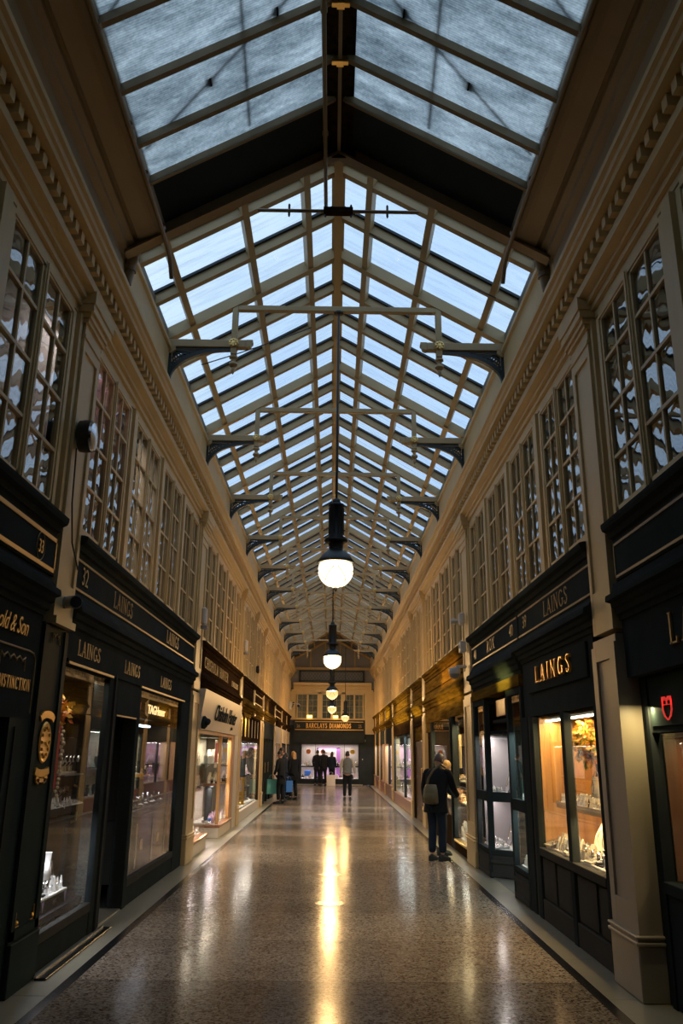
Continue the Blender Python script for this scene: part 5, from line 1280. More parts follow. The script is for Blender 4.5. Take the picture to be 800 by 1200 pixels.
for i, (z, X0) in enumerate(((1.14, 2.42), (.80, 2.34))):
    shelf(s, 13.9, 18.5, z, X0, 2.95, '%s glass shelf in the windows behind the stooping person' % ('upper' if i == 0 else 'lower'), 'grey', .02)
scatter(s, 14.0, 18.3, 1.14, (2.46, 2.58), .13, [('tray', 'ivory', .9), ('ring_cone', 'ivory', 1.2), ('card', 'gold', 1.)], 'on the upper shelf by the stooping person')
scatter(s, 14.0, 18.3, .80, (2.38, 2.50), .12, [('tray', 'ivory', .9), ('ring_cone', 'gold', 1.2), ('card', 'ivory', 1.), ('tray', 'gold', .9)], 'on the lower shelf by the stooping person')
scatter(s, 14.0, 18.3, .20, (2.38, 2.50), .18, [('bust', 'ivory', .6), ('tray', 'ivory', .9), ('collar', 'ivory', .7)], 'on the floor of the window by the stooping person', skip=.2)
strip_light(s, 2.42, 13.9, 18.3, 2.16, 26., (1., .74, .36)); strip_light(s, 2.40, 13.9, 18.3, 1.08, 9., (1., .72, .34)); strip_light(s, 2.37, 13.9, 18.3, .74, 7., (.95, .9, .75))
light_area((1.80, 15.6, 2.92), (2.22, 15.6, 3.10), .10, 1.6, (1., .50, .10), 'fascia_glow_fill', 2.2)  # added fill in place of the pendants' reflection in the varnished oak
light_area((1.82, 15.6, 2.52), (2.18, 15.6, 2.66), .10, 1.0, (1., .62, .12), 'fascia_glow_fill', 3.0)
partition(s, 19.9, 'party wall beyond the oak-fascia right shop')

# --- right: narrow front with a plain dark door
r = thing('shopfront', 'narrow right front with a tall plain dark door', 'shopfront', (2.25, 21.4, 0))
sill_ledge(r, s, 20.12, 22.74, 'oakfascia'); lower_cornice(r, s, 20.12, 22.74, 'oakfascia', z0=2.55)
MB().box(2.22, 2.36, 20.12, 22.74, 2.30, 2.55).box(2.22, 2.36, 20.12, 20.5, 0, 2.30).box(2.22, 2.36, 22.4, 22.74, 0, 2.30).build('frame', M['darkwood'], r)
MB().box(2.25, 2.30, 20.5, 22.4, 1.95, 2.30).build('transom_panel', M['oakfascia'], r)
door(r, s, 2.25, 20.5, 22.4, 1.93, 'panelwood')
sign_board(s, 20.14, 22.72, 'short oak fascia board over the tall dark door', 'oakfascia', 'darkwood')
light_area((1.82, 21.4, 2.52), (2.18, 21.4, 2.66), .10, 1.0, (1., .66, .10), 'fascia_glow_fill', 1.8)
# --- right: bright white window
def bright_front(ya, yb, label, wh, riser, zb, posts, fm, riser_m, lit, back, kinds, fl, step=.32, zt=2.20):
    r = thing('shopfront', label, 'shopfront', (2.25, (ya + yb) / 2, 0))
    sill_ledge(r, s, ya, yb, fm); lower_cornice(r, s, ya, yb, fm, z0=2.55)
    MB().box(2.22, 2.36, ya, yb, zt, 2.55).build('frieze_board', M['black' if fl == 0 else 'darkwood'], r)
    MB().box(2.21, 2.40, ya, yb, 0, riser, .006).build('stall_riser', M[riser_m], r)
    MB().box(2.19, 2.38, ya, yb, riser, riser + .05, .006).build('sill_board', M[riser_m], r)
    for y in posts: MB().box(2.22, 2.30, y, y + .12, riser + .05, zt).build('post', M['black'], r)
    pane(r, s, 2.25, ya, yb, riser + .05, zt)
    case(s, ya + .1, yb - .1, riser + .08, zt - .04, 2.30, 2.72, 'bright display case in the %s' % wh, 'white', back)
    shelf(s, ya + .15, yb - .15, 1.15, 2.44, 2.70, 'shelf in the %s' % wh, 'velvet')
    scatter(s, ya + .3, yb - .2, riser + .08, (2.42,), step, kinds, 'on the floor of the %s' % wh)
    scatter(s, ya + .3, yb - .2, 1.15, (2.52,), step, kinds, 'on the shelf of the %s' % wh)
    strip_light(s, 2.38, ya + .2, yb - .2, zt - .06, lit[0], lit[1])
    return r
bright_front(23.12, 29.9, 'right shopfront with a bright white window beyond the dark door', 'bright white right window', .30, .3, (23.2, 25.6, 29.7), 'oakfascia', 'redwood', (34., (.92, 1., .97)), 'shopwall', [('bust', 'white', 1.), ('tray', 'white', 1.2), ('collar', 'tealpanel', 1.), ('bust', 'velvet', 1.)], 1)
sign_board(s, 23.14, 29.88, 'oak fascia board glowing gold over the bright white right window', 'oakfascia', 'darkwood')
light_area((1.80, 26.5, 2.92), (2.22, 26.5, 3.10), .10, 1.8, (1., .66, .10), 'fascia_glow_fill', 4.)  # added fill, gives the oak board its gold reflected glow
light_area((1.82, 26.5, 2.52), (2.18, 26.5, 2.66), .10, 2.2, (1., .68, .10), 'fascia_glow_fill', 5.)
bright_front(30.37, 38.15, 'right shopfront with pink-lit panes and a dark frieze far down', 'pink-lit right window', .42, .3, (30.4, 32.6, 35.0, 36.2, 37.9), 'oakfascia', 'redwood', (34., (1., .80, .82)), 'pink', [('bust', 'white', 1.), ('tray', 'white', 1.2), ('bust', 'pink', 1.)], 0, .4, 1.98)
sign_board(s, 30.39, 34.18, 'fascia board with a bright gold glow, before the fifth right pilaster gap', 'oakfascia', 'darkwood'); sign_board(s, 34.57, 38.13, 'fascia board over the far half of the pink-lit panes', 'oakfascia', 'darkwood')
light_area((1.80, 33., 2.92), (2.22, 33., 3.10), .10, 2.4, (1., .66, .06), 'fascia_glow_fill', 2.)
b = MB().box(2.20, 2.34, 35.05, 36.15, .42, 1.98, .01)
tag(b.build('timber_pier', M['palewood']), 'pale timber pier between the far pink-lit right panes', 'pier')
bright_front(38.62, 43.85, 'last right shopfront, a narrow lit pane beside the end wall', 'last right window', .5, .3, (38.7, 41.0, 43.6), 'oakfascia', 'redwood', (14., (1., .85, .8)), 'shopwall', [('bust', 'white', 1.), ('tray', 'white', 1.2)], 0, .5, 1.98)
sign_board(s, 38.64, 41.98, 'fascia board on the last right shopfront, nearer half', 'oakfascia', 'darkwood'); sign_board(s, 42.32, 43.83, 'fascia board on the last right shopfront, farther half', 'oakfascia', 'darkwood')
light_area((1.80, 37.2, 2.92), (2.22, 37.2, 3.10), .10, 1.2, (1., .66, .06), 'fascia_glow_fill', 1.2)

# ================================================================== END WALL
YW = 44.0
struct(MB().box(-2.4, -1.60, YW, YW + .2, 0, 3.0).box(1.42, 2.4, YW, YW + .2, 0, 3.0).box(-1.60, 1.42, YW, YW + .2, 2.06, 3.0).box(-1.60, 1.42, YW, YW + .2, 0, .28).box(-2.4, 2.4, YW + .05, YW + .25, 4.75, 4.9), 'wall_end', M['black'], 'black shop wall closing the far end')
struct(MB().box(-2.4, 2.4, YW + .05, YW + .25, 4.9, 8.2), 'wall_end', M['roofgrey'], 'grey gable above the far end cornice')
struct(MB().box(-4, 4, YW + 1.15, YW + 1.2, 0, 8.2), 'wall_end', M['shopwall'], 'room behind the far shop window')
e_ = MB().box(-2.4, -1.95, YW - .03, YW + .2, 3.3, 4.75).box(1.72, 2.4, YW - .03, YW + .2, 2.55, 4.75).box(-2.2, 2.2, YW - .02, YW + .2, 4.62, 4.85).box(-2.2, 1.75, YW - .02, YW + .2, 3.27, 3.36)
for x in (-.66, .60): e_.box(x - .10, x + .10, YW - .02, YW + .2, 3.3, 4.7)
struct(e_, 'wall_end', M['cream'], 'cream upper wall at the far end')
P = [(YW + .1, 4.85), (YW - .02, 4.85), (YW - .05, 4.90), (YW - .06, 4.95), (YW - .10, 4.97), (YW - .10, 5.04), (YW - .16, 5.06), (YW - .18, 5.12), (YW - .20, 5.2), (YW + .1, 5.24)]
c = trim(MB().prismx(P, -2.1, 2.1), M['cream'], 'cream dentilled cornice across the far end')
d = MB(); x = -2.05
while x < 2.05: d.box(x, x + .06, YW - .15, YW - .09, 4.975, 5.03); x += .12
d.build('dentil_course', M['cream'], c)
for i, (a, b_) in enumerate(((-1.84, -.80), (-.52, .46), (.74, 1.62))):
    nwin[0] += 1
    r = thing('window_%d' % nwin[0], '%s of the three upper windows in the far end wall' % ('left', 'middle', 'right')[i], None, ((a + b_) / 2, YW, 3.4), None, 'structure')
    m_ = (a + b_) / 2
    MB().box(a - .06, a, YW - .03, YW + .08, 3.36, 4.65).box(b_, b_ + .06, YW - .03, YW + .08, 3.36, 4.65).box(m_ - .05, m_ + .05, YW - .03, YW + .08, 3.36, 4.65).box(a, b_, YW - .03, YW + .08, 4.58, 4.66).build('window_frame', M['cream'], r)
    t = MB()
    for p, q in ((a, m_ - .05), (m_ + .05, b_)):
        for k in (1, 2, 3): t.box(p, q, YW, YW + .03, 3.36 + 1.25 * k / 4 - .008, 3.36 + 1.25 * k / 4 + .008)
        t.box((p + q) / 2 - .008, (p + q) / 2 + .008, YW, YW + .03, 3.36, 4.6)
    t.build('muntins', M['cream'], r)
    MB().box(a, b_, YW + .03, YW + .036, 3.36, 4.6).build('panes', M['wavy'], r)
    MB().box(a, b_, YW + .10, YW + .12, 3.36, 4.6).build('blind', M['tealpanel'], r)
for i, x in enumerate((-1.2, .18)):
    tag(MB().prismx([(YW - .12, 3.365), (YW - .021, 3.365), (YW - .021, 3.50), (YW - .06, 3.50)], x - .13, x + .13).build('uplighter', M['ledgold']), 'small glowing uplighter on the far sill, %s' % ('left one' if i == 0 else 'right one'), 'lamp')
# lattice balustrade above the end cornice
r = thing('lattice_panel', 'dark iron lattice balustrade above the far cornice', 'lattice', (0, YW - .05, 5.24))
MB().box(-1.8, 1.72, YW - .09, YW - .03, 5.24, 5.33).box(-1.8, 1.72, YW - .09, YW - .03, 5.78, 5.86).box(-1.8, -1.70, YW - .09, YW - .03, 5.24, 5.86).box(1.62, 1.72, YW - .09, YW - .03, 5.24, 5.86).build('frame', M['ironblue'], r)
b = MB(); x = -1.7
while x < 1.62:
    w = .166
    b.beam((x, YW - .06, 5.33), (x + w, YW - .06, 5.555), .012, .02, (0, 1, 0)).beam((x + w, YW - .06, 5.33), (x, YW - .06, 5.555), .012, .02, (0, 1, 0)).beam((x, YW - .06, 5.555), (x + w, YW - .06, 5.78), .012, .02, (0, 1, 0)).beam((x + w, YW - .06, 5.555), (x, YW - .06, 5.78), .012, .02, (0, 1, 0))
    x += w
b.build('lattice', M['ironblue'], r)
b = MB().beam((-2.1, YW - .08, 5.95), (2.1, YW - .08, 5.95), .08, .14).beam((-2.1, YW - .08, 6.45), (0, YW - .08, 7.6), .08, .10).beam((2.1, YW - .08, 6.45), (0, YW - .08, 7.6), .08, .10)
for x in (-1.2, -.4, .4, 1.2): b.beam((x, YW - .08, 6.0), (x, YW - .08, roof_z(x)), .06, .06, (0, 1, 0))
tag(b.build('end_truss', M['creamroof']), 'cream gable framing against the far end wall', 'truss')
# sign and shop at the far end
r = thing('shop_sign', 'black end-wall fascia with gold capitals above the far shop window', 'sign', (-.15, YW - .1, 2.8))
MB().box(-2.05, 1.74, YW - .12, YW, 2.70, 3.27, .01).build('board', M['black'], r)
MB().box(-1.95, 1.66, YW - .128, YW - .12, 3.16, 3.185).box(-1.95, 1.66, YW - .128, YW - .12, 2.75, 2.775).build('border', M['goldpaint'], r)
on_end(serif('BARCLAYS DIAMONDS', .24, .70, .01, .17, .12), -.18, YW - .132, 2.85).build('lettering', M['goldpaint'], r)
on_end(letters('26', .16, .8, 0, .008), -1.78, YW - .126, 2.87).build('lettering', M['palegold'], r); on_end(letters('25', .16, .8, 0, .008), 1.48, YW - .126, 2.87).build('lettering', M['palegold'], r)
r = thing('shopfront', 'far end shopfront with a wide bright white and purple window', 'shopfront', (-.1, YW, 0))
MB().box(-1.66, -1.58, YW - .06, YW + .02, .22, 2.08).box(1.40, 1.48, YW - .06, YW + .02, .22, 2.08).box(-1.66, 1.48, YW - .06, YW + .02, 2.03, 2.10).box(-1.66, 1.48, YW - .08, YW + .02, .20, .30).box(-1.6, 1.4, YW - .05, YW, .88, .94).box(-.86, -.84, YW - .05, YW, .3, 2.03).box(.66, .68, YW - .05, YW, .3, 2.03).build('frame', M['black'], r)
MB().box(-1.6, 1.42, YW - .02, YW - .014, .30, 2.03).build('pane', M['glass'], r)
MB().box(-2.0, 1.62, YW - .25, YW, 0, .035).build('doorstep', M['stone'], r)
MB().box(-2.05, 1.75, YW - .10, YW, 2.10, 2.70).build('frieze_board', M['black'], r)
t = thing('display_case', 'white and purple display case in the far end window', 'display case', (-.1, YW + .5, .3))
MB().box(-1.6, 1.42, YW + .02, YW + .8, .26, .30).build('platform', M['white'], t); MB().box(-1.6, 1.42, YW + .8, YW + .83, .26, 2.06).build('back_panel', M['shopwall'], t)
MB().box(.26, .46, YW + .6, YW + .66, .3, 1.86).box(-.78, -.70, YW + .6, YW + .66, .3, 1.86).box(-.78, .46, YW + .6, YW + .66, 1.80, 1.86).build('purple_frame', M['purple'], t)
MB().box(-1.6, 1.42, YW + .02, YW + .8, 2.06, 2.09).build('top_panel', M['black'], t)
b = thing('poster', 'large white poster with dark capitals in the far end window', 'poster', (-.2, YW + .55, 1.0))
MB().box(-.70, .26, YW + .56, YW + .575, .95, 1.80).build('sheet', M['poster'], b); on_end(serif('BARCLAYS', .13, .8), -.16, YW + .55, 1.52).build('lettering', M['black'], b)
MB().box(-.70, .26, YW + .57, YW + .59, .3, .95).build('lower_sheet', M['pink'], b)
t = thing('display_shelf', 'long shelf of bright goods in the far end window', 'shelf', (-.1, YW + .3, .92))
MB().box(-1.58, 1.40, YW + .04, YW + .45, .89, .92).build('board', M['black'], t); MB().box(-1.58, 1.40, YW + .03, YW + .04, .87, .92).build('front_edge', M['charcoal'], t)
for z, wz in ((.30, 'floor'), (.92, 'shelf')):
    for Y_ in (.14, .30):
        x = -1.5
        while x < 1.38:
            k, m, q = random.choice([('bust', 'white', .9), ('tray', 'white', 1.), ('bust', 'ivory', .8), ('ring_cone', 'ivory', 1.5), ('card', 'white', 1.3), ('bust', 'velvet', .7)])
            place(k, m, x, YW + Y_, z, random.uniform(-.3, .3), 'on the %s of the far end window' % wz, q); x += .2
b = MB().box(-1.42, -1.08, YW + .25, YW + .40, .42, .70, .02); tag(b.build('blue_box', M['bluebag']), 'bright blue box low in the far end window', 'box')
for i, (x, m) in enumerate(((-1.22, 'leaforange'), (-.46, 'leaforange'), (1.1, 'leaf'))):
    tag(MB().lathe([(.001, 0), (.12, .0), (.13, .02), (.12, .04), (.001, .04)], (x, YW + .1, 1.66), 18, 'y').build('round_sign', M[m]), 'round %s disc hanging in the far end window, %s' % (('orange', 'pinkish orange', 'golden')[i], ('far left', 'by the poster', 'right')[i]), 'sign')
light_area((-.1, YW + .3, 2.03), (-.1, YW + .3, 0), 2.8, 11 * CASE, (1., .88, .92), 'case_light', .2)
light_area((-.1, YW + .2, .86), (-.1, YW + .2, 0), 2.8, 4 * CASE, (1., .8, .95), 'case_light', .2)
b = thing('notice', 'small white exit notice on the black pier right of the far window', 'sign', (1.62, YW - .02, 2.2))
MB().box(1.52, 1.78, YW - .03, YW, 2.16, 2.28).build('plate', M['whiteplastic'], b); MB().poly([(1.58, YW - .034, 2.19), (1.66, YW - .034, 2.19), (1.62, YW - .034, 2.25)], (0, .004, 0)).build('print', M['black'], b)
tag(MB().lathe([(.001, 0), (.03, 0), (.03, .02), (.001, .03)], (1.62, YW - .04, 1.28), 10, 'y').build('door_bell', M['whiteplastic']), 'tiny white bell push on the black pier', 'bell')
# ================================================================== PEOPLE
def skin_grow(nodes, edges, sub=2):
    me = bpy.data.meshes.new('s'); me.from_pydata([n[0] for n in nodes], edges, [])
    o = bpy.data.objects.new('s', me); COL.objects.link(o)
    md = o.modifiers.new('s', 'SKIN'); md.use_smooth_shade = True; md.branch_smoothing = .6
    sv = me.skin_vertices[0].data
    for i, n in enumerate(nodes):
        r = n[1]; sv[i].radius = r if isinstance(r, tuple) else (r, r); sv[i].use_root = (i == 0)
    m2 = o.modifiers.new('u', 'SUBSURF'); m2.levels = sub; m2.render_levels = sub
    bpy.context.view_layer.update()
    dg = bpy.context.evaluated_depsgraph_get(); ev = bpy.data.meshes.new_from_object(o.evaluated_get(dg))
    vs = [v.co.copy() for v in ev.vertices]; fs = [tuple(p.vertices) for p in ev.polygons]
    bpy.data.objects.remove(o); bpy.data.meshes.remove(me); bpy.data.meshes.remove(ev)
    return MB().add(vs, fs)
def loft(rings, n=20):
    """rings of (centre, rx, ry)"""
    vs = []; fs = []
    for c, rx, ry in rings:
        for k in range(n):
            t = 2 * PI * k / n; vs.append((c[0] + rx * math.cos(t), c[1] + ry * math.sin(t), c[2]))
    for i in range(len(rings) - 1):
        for k in range(n): fs.append((i * n + k, i * n + (k + 1) % n, (i + 1) * n + (k + 1) % n, (i + 1) * n + k))
    fs += [tuple(range(n - 1, -1, -1)), tuple(range((len(rings) - 1) * n, len(rings) * n))]
    return MB().add(vs, fs)
def head_mesh():
    b = MB(); n, m = 24, 18; vs = []; fs = []
    for i in range(m + 1):
        t = PI * i / m; z = -math.cos(t); q = math.sin(t)
        for k in range(n):
            a = 2 * PI * k / n; x = q * math.sin(a); y = q * math.cos(a)      # k=0 is the front (+y)
            fx = 1 - .28 * max(0, -z) ** 1.5; px, py, pz = x * .076 * fx, y * .095 * (1 - .10 * max(0, -z)), z * .118
            if y > 0:
                nose = math.exp(-((x / .16) ** 2)) * math.exp(-(((z + .12) / .20) ** 2)); py += .026 * nose
                py += .010 * math.exp(-((x / .35) ** 2)) * math.exp(-(((z + .88) / .15) ** 2))          # chin
                py -= .010 * (math.exp(-(((abs(x) - .40) / .18) ** 2)) * math.exp(-(((z - .08) / .14) ** 2)))   # eye sockets
                py += .006 * math.exp(-((x / .3) ** 2)) * math.exp(-(((z + .48) / .08) ** 2))           # lips
            vs.append((px, py, pz))
    for i in range(m):
        for k in range(n): fs.append((i * n + k, i * n + (k + 1) % n, (i + 1) * n + (k + 1) % n, (i + 1) * n + k))
    b.add(vs, fs)
    for q in (-1, 1): b.ball((q * .077, -.008, -.008), .03, 8, 6, .35, .65, 1.0)
    return b
def hand_mesh(side, curl=.8):
    """palm root at the wrist, fingers towards -z, palm facing the body"""
    n = [((0, 0, 0), (.020, .026)), ((0, .004, -.045), (.016, .036)), ((0, .004, -.085), (.014, .038))]; e = [(0, 1), (1, 2)]
    b = skin_grow(n, e, 1)
    for i, (y, L) in enumerate(((-.030, .062), (-.010, .074), (.012, .080), (.033, .072))):
        a = 0; p = Vector((0, y, -.085)); pts = [p.copy()]
        for j in range(3):
            a += curl * (.35 + .25 * j); p = p + Vector((-side * math.sin(a), 0, -math.cos(a))) * L * (.42, .33, .25)[j]; pts.append(p.copy())
        b.tube(pts, [.0095, .0088, .0078, .0055], 7)
    b.tube([(0, .026, -.025), (-side * .012, .052, -.055), (-side * .022, .060, -.082), (-side * .028, .056, -.10)], [.013, .0115, .010, .006], 7)
    return b
def person(label, loc, rz, h, coat, hem, trousers, hair, style='short', lean=0., head=(0., 0.), arms=None, feet=None, shoes='black', collar=None, sleeves=None, wide=1., skirt=None):
    k = h / 1.70
    root = thing('person', label, 'person', (0, 0, 0))
    feet = feet or ((-.11, .02), (.11, -.02))
    hipz = .92; tilt = Matrix.Rotation(-lean, 4, 'X')
    U = lambda v: (tilt @ (Vector(v) - Vector((0, 0, hipz)))) + Vector((0, 0, hipz))
    K = lambda v: Vector(v) * k
    sh = [U((q * .175 * wide, 0, 1.40)) for q in (-1, 1)]
    arms = arms or [((-.05, -.02, -.28), (-.03, .06, -.53)), ((.05, -.02, -.28), (.03, .06, -.53))]
    el = [sh[i] + Vector(arms[i][0]) for i in (0, 1)]; wr = [sh[i] + Vector(arms[i][1]) for i in (0, 1)]
    hips = [Vector((q * .085, 0, .90)) for q in (-1, 1)]
    knees = []; ank = []
    for i in (0, 1):
        a = Vector((feet[i][0], feet[i][1], .085)); ank.append(a); m_ = (hips[i] + a) / 2; knees.append(m_ + Vector((0, .035, .02)))
    neck = U((0, .0, 1.44)); hc = U((0, .03, 1.575))
    hr = Matrix.Rotation(head[1], 4, 'Z') @ Matrix.Rotation(-lean - head[0], 4, 'X')
    # body: one continuous grown figure with head and hands
    N = [(K((0, 0, .95)), (.125 * k, .095 * k)), (K(U((0, .005, 1.12))), (.115 * k, .085 * k)), (K(U((0, .005, 1.30))), (.14 * k, .095 * k)), (K(neck), (.052 * k, .052 * k)), (K(hc - (hc - neck) * .3), (.048 * k, .05 * k))]
    E_ = [(0, 1), (1, 2), (2, 3), (3, 4)]
    for i in (0, 1):
        b0 = len(N); N += [(K(sh[i]), .052 * k), (K(el[i]), .038 * k), (K(wr[i]), .026 * k)]; E_ += [(2, b0), (b0, b0 + 1), (b0 + 1, b0 + 2)]
        b0 = len(N); N += [(K(hips[i]), .085 * k), (K(knees[i]), .055 * k), (K(ank[i]), .036 * k)]; E_ += [(0, b0), (b0, b0 + 1), (b0 + 1, b0 + 2)]
    body = skin_grow([(tuple(a), r) for a, r in N], E_, 2)
    hm = head_mesh(); body.merge(hm, lambda v: K(hc + (hr @ v)))
    for i, q in ((0, -1), (1, 1)):
        d = (wr[i] - el[i]).normalized(); rot = Vector((0, 0, -1)).rotation_difference(d).to_matrix()
        body.merge(hand_mesh(q), lambda v: K(wr[i] + (rot @ v)))
    bo = body.build('body', M['skin'], root, True)
    ey = MB()
    for q in (-1, 1): ey.merge(MB().ball((q * .031, .078, .010), .011, 8, 6), lambda v: K(hc + (hr @ v)))
    ey.build('eyes', M['black'], root, True)
    mo = MB(); mo.merge(MB().ball((0, .085, -.057), .02, 8, 4, 1, .3, .25), lambda v: K(hc + (hr @ v))); mo.build('mouth', M['redwood'], root, True)
    # hair
    hb = MB(); n, m_ = 24, 14; vs = []; fs = []
    zlo = -.25 if style == 'short' else -.6
    rings = []
    for i in range(m_ + 1):
        t = PI * (.0 + .62 * i / m_)      # from the crown down
        z = math.cos(t); q = math.sin(t)
        for kk in range(n):
            a = 2 * PI * kk / n; x, y = q * math.sin(a), q * math.cos(a)
            front = max(0., y)
            zz = max(z, .38 + .1 * (1 - front)) if y > .30 and z < .48 else z
            g = 1.09 + .015 * math.sin(9 * a + 5 * t)
            inn = 1.0 if not (y > .30 and z < .48) else .93
            vs.append((x * .076 * g * inn, y * .095 * g * inn, zz * .118 * g))
    for i in range(m_):
        for kk in range(n): fs.append((i * n + kk, i * n + (kk + 1) % n, (i + 1) * n + (kk + 1) % n, (i + 1) * n + kk))
    hb.add(vs, fs)
    if style == 'long':
        P = []
        for (z, rx, ry, cy) in ((.06, .084, .075, -.035), (-.04, .088, .07, -.045), (-.14, .095, .06, -.058), (-.24, .095, .05, -.072), (-.30, .07, .035, -.08)): P.append(((0, cy, z), rx, ry))
        hb.merge(loft(P))
    if style == 'bun': hb.ball((0, -.10, .06), .045, 10, 8)
    H = MB(); H.merge(hb, lambda v: K(hc + (hr @ v))); H.build('hair', M[hair], root, True)
    # coat
    hz = hem
    R = [(hz, .185 * wide, .135), (hz + .02, .19 * wide, .14), ((hz + .98) / 2, .175 * wide, .13), (.98, .165 * wide, .122), (1.10, .160 * wide, .116), (1.24, .18 * wide, .125), (1.34, .195 * wide, .118), (1.405, .17 * wide, .095), (1.445, .09, .075), (1.475, .065, .066)]
    ring = []
    for z, rx, ry in R:
        c = U((0, 0, z)) if z > hipz else Vector((0, 0, z)); ring.append((K(c), rx * k, ry * k))
    cb = loft(ring, 22)
    sl = []
    for i in (0, 1):
        inn = U((( -1, 1)[i] * .10, 0, 1.37))
        sl.append((skin_grow([(tuple(K(inn)), .075 * k), (tuple(K(sh[i])), .072 * k), (tuple(K(el[i])), .056 * k), (tuple(K(wr[i] * .97 + el[i] * .03)), .042 * k)], [(0, 1), (1, 2), (2, 3)], 2)))
    if sleeves is None:
        for q in sl: cb.merge(q)
        cb.build('coat', M[coat], root, True)
    else:
        cb.build('vest', M[coat], root, True)
        for q in sl: q.build('sleeve', M[sleeves], root, True)
    if collar: MB().merge(loft([(K(U((0, .0, 1.43))), .085 * k, .08 * k), (K(U((0, .0, 1.48))), .075 * k, .075 * k), (K(U((0, .0, 1.49))), .06 * k, .062 * k)])).build('collar', M[collar], root, True)
    # trousers and shoes
    tn = [(tuple(K((0, 0, .95))), (.150 * k, .115 * k))]; te = []
    for i in (0, 1):
        b0 = len(tn); tn += [(tuple(K(hips[i] - Vector((0, 0, .06)))), .102 * k), (tuple(K(knees[i])), .076 * k), (tuple(K(ank[i] + Vector((0, 0, .02)))), .066 * k)]; te += [(0, b0), (b0, b0 + 1), (b0 + 1, b0 + 2)]
    skin_grow(tn, te, 2).build('trousers', M[trousers], root, True)
    for i, q in ((0, -1), (1, 1)):
        sb = MB(); a = ank[i]; vs = []
        P = []
        for (y, w, top) in ((-.085, .028, .07), (-.06, .04, .085), (0., .042, .09), (.07, .045, .065), (.13, .046, .05), (.175, .03, .035), (.19, .01, .02)): P.append((y, w, top))
        nn = 10
        for (y, w, top) in P:
            for kk in range(nn):
                t = 2 * PI * kk / nn; z = max(0, .012 + top * .5 + (top * .5) * math.sin(t)) if math.sin(t) > -.5 else 0.0
                vs.append((a.x + w * math.cos(t) + q * y * .12, a.y + y, z))
        fs = [(i2 * nn + kk, i2 * nn + (kk + 1) % nn, (i2 + 1) * nn + (kk + 1) % nn, (i2 + 1) * nn + kk) for i2 in range(len(P) - 1) for kk in range(nn)] + [tuple(range(nn)), tuple(range((len(P) - 1) * nn, len(P) * nn))]
        sb.add([K(v) for v in vs], fs).build('shoe', M[shoes], root, True)
    root.location = loc; root.rotation_euler = (0, 0, rz)
    return root
D = math.radians
# man with the shoulder bag: faces the right-hand window, head bent
person('stooping person in a black coat with a bag at the right-hand window', (1.70, 13.80, 0), D(-38), 1.66, 'coatblack', .74, 'navy', 'hairgrey', 'short', D(9), (D(16), D(-4)),
       arms=[((-.06, -.01, -.28), (-.05, .02, -.52)), ((.05, .06, -.27), (.03, .26, -.40))], feet=((-.08, -.02), (.085, .04)), wide=1.2)
b = thing('shoulder_bag', 'olive leather bag slung on the back of the stooping person', 'bag', (1.74, 13.62, .95))
def sbag(v): # local frame on the back
    return Matrix.Rotation(D(-38), 3, 'Z') @ Vector(v) + Vector((1.70, 13.80, 0))
q = MB(); rr = []
for (z, w, d, y) in ((.86, .10, .03, -.17), (.88, .135, .05, -.18), (.98, .14, .065, -.195), (1.08, .13, .055, -.19), (1.15, .105, .03, -.175), (1.16, .08, .02, -.17)): rr.append(((.02, y, z), w, d))
MB().merge(loft(rr, 16), sbag).build('pouch', M['olive'], b, True)
MB().merge(loft([((.02, -.245, .90), .085, .012), ((.02, -.25, .93), .10, .02), ((.02, -.25, 1.0), .10, .02), ((.02, -.245, 1.03), .085, .012)], 14), sbag).build('front_pocket', M['olive'], b, True)
MB().merge(MB().tube([(-.06, -.17, 1.13), (-.02, -.175, 1.26), (.05, -.14, 1.38), (.12, -.02, 1.47), (.14, .08, 1.42)], .018, 8), sbag).build('strap', M['olive'], b, True)
# woman half hidden behind him
person('person in navy half hidden behind the stooping person at the right-hand window', (1.88, 14.62, 0), D(-85), 1.54, 'navy', .70, 'coatblack', 'hairblond', 'long', D(8), (D(14), 0),
       arms=[((-.03, .08, -.25), (-.02, .27, -.28)), ((.03, .06, -.27), (.0, .24, -.38))])
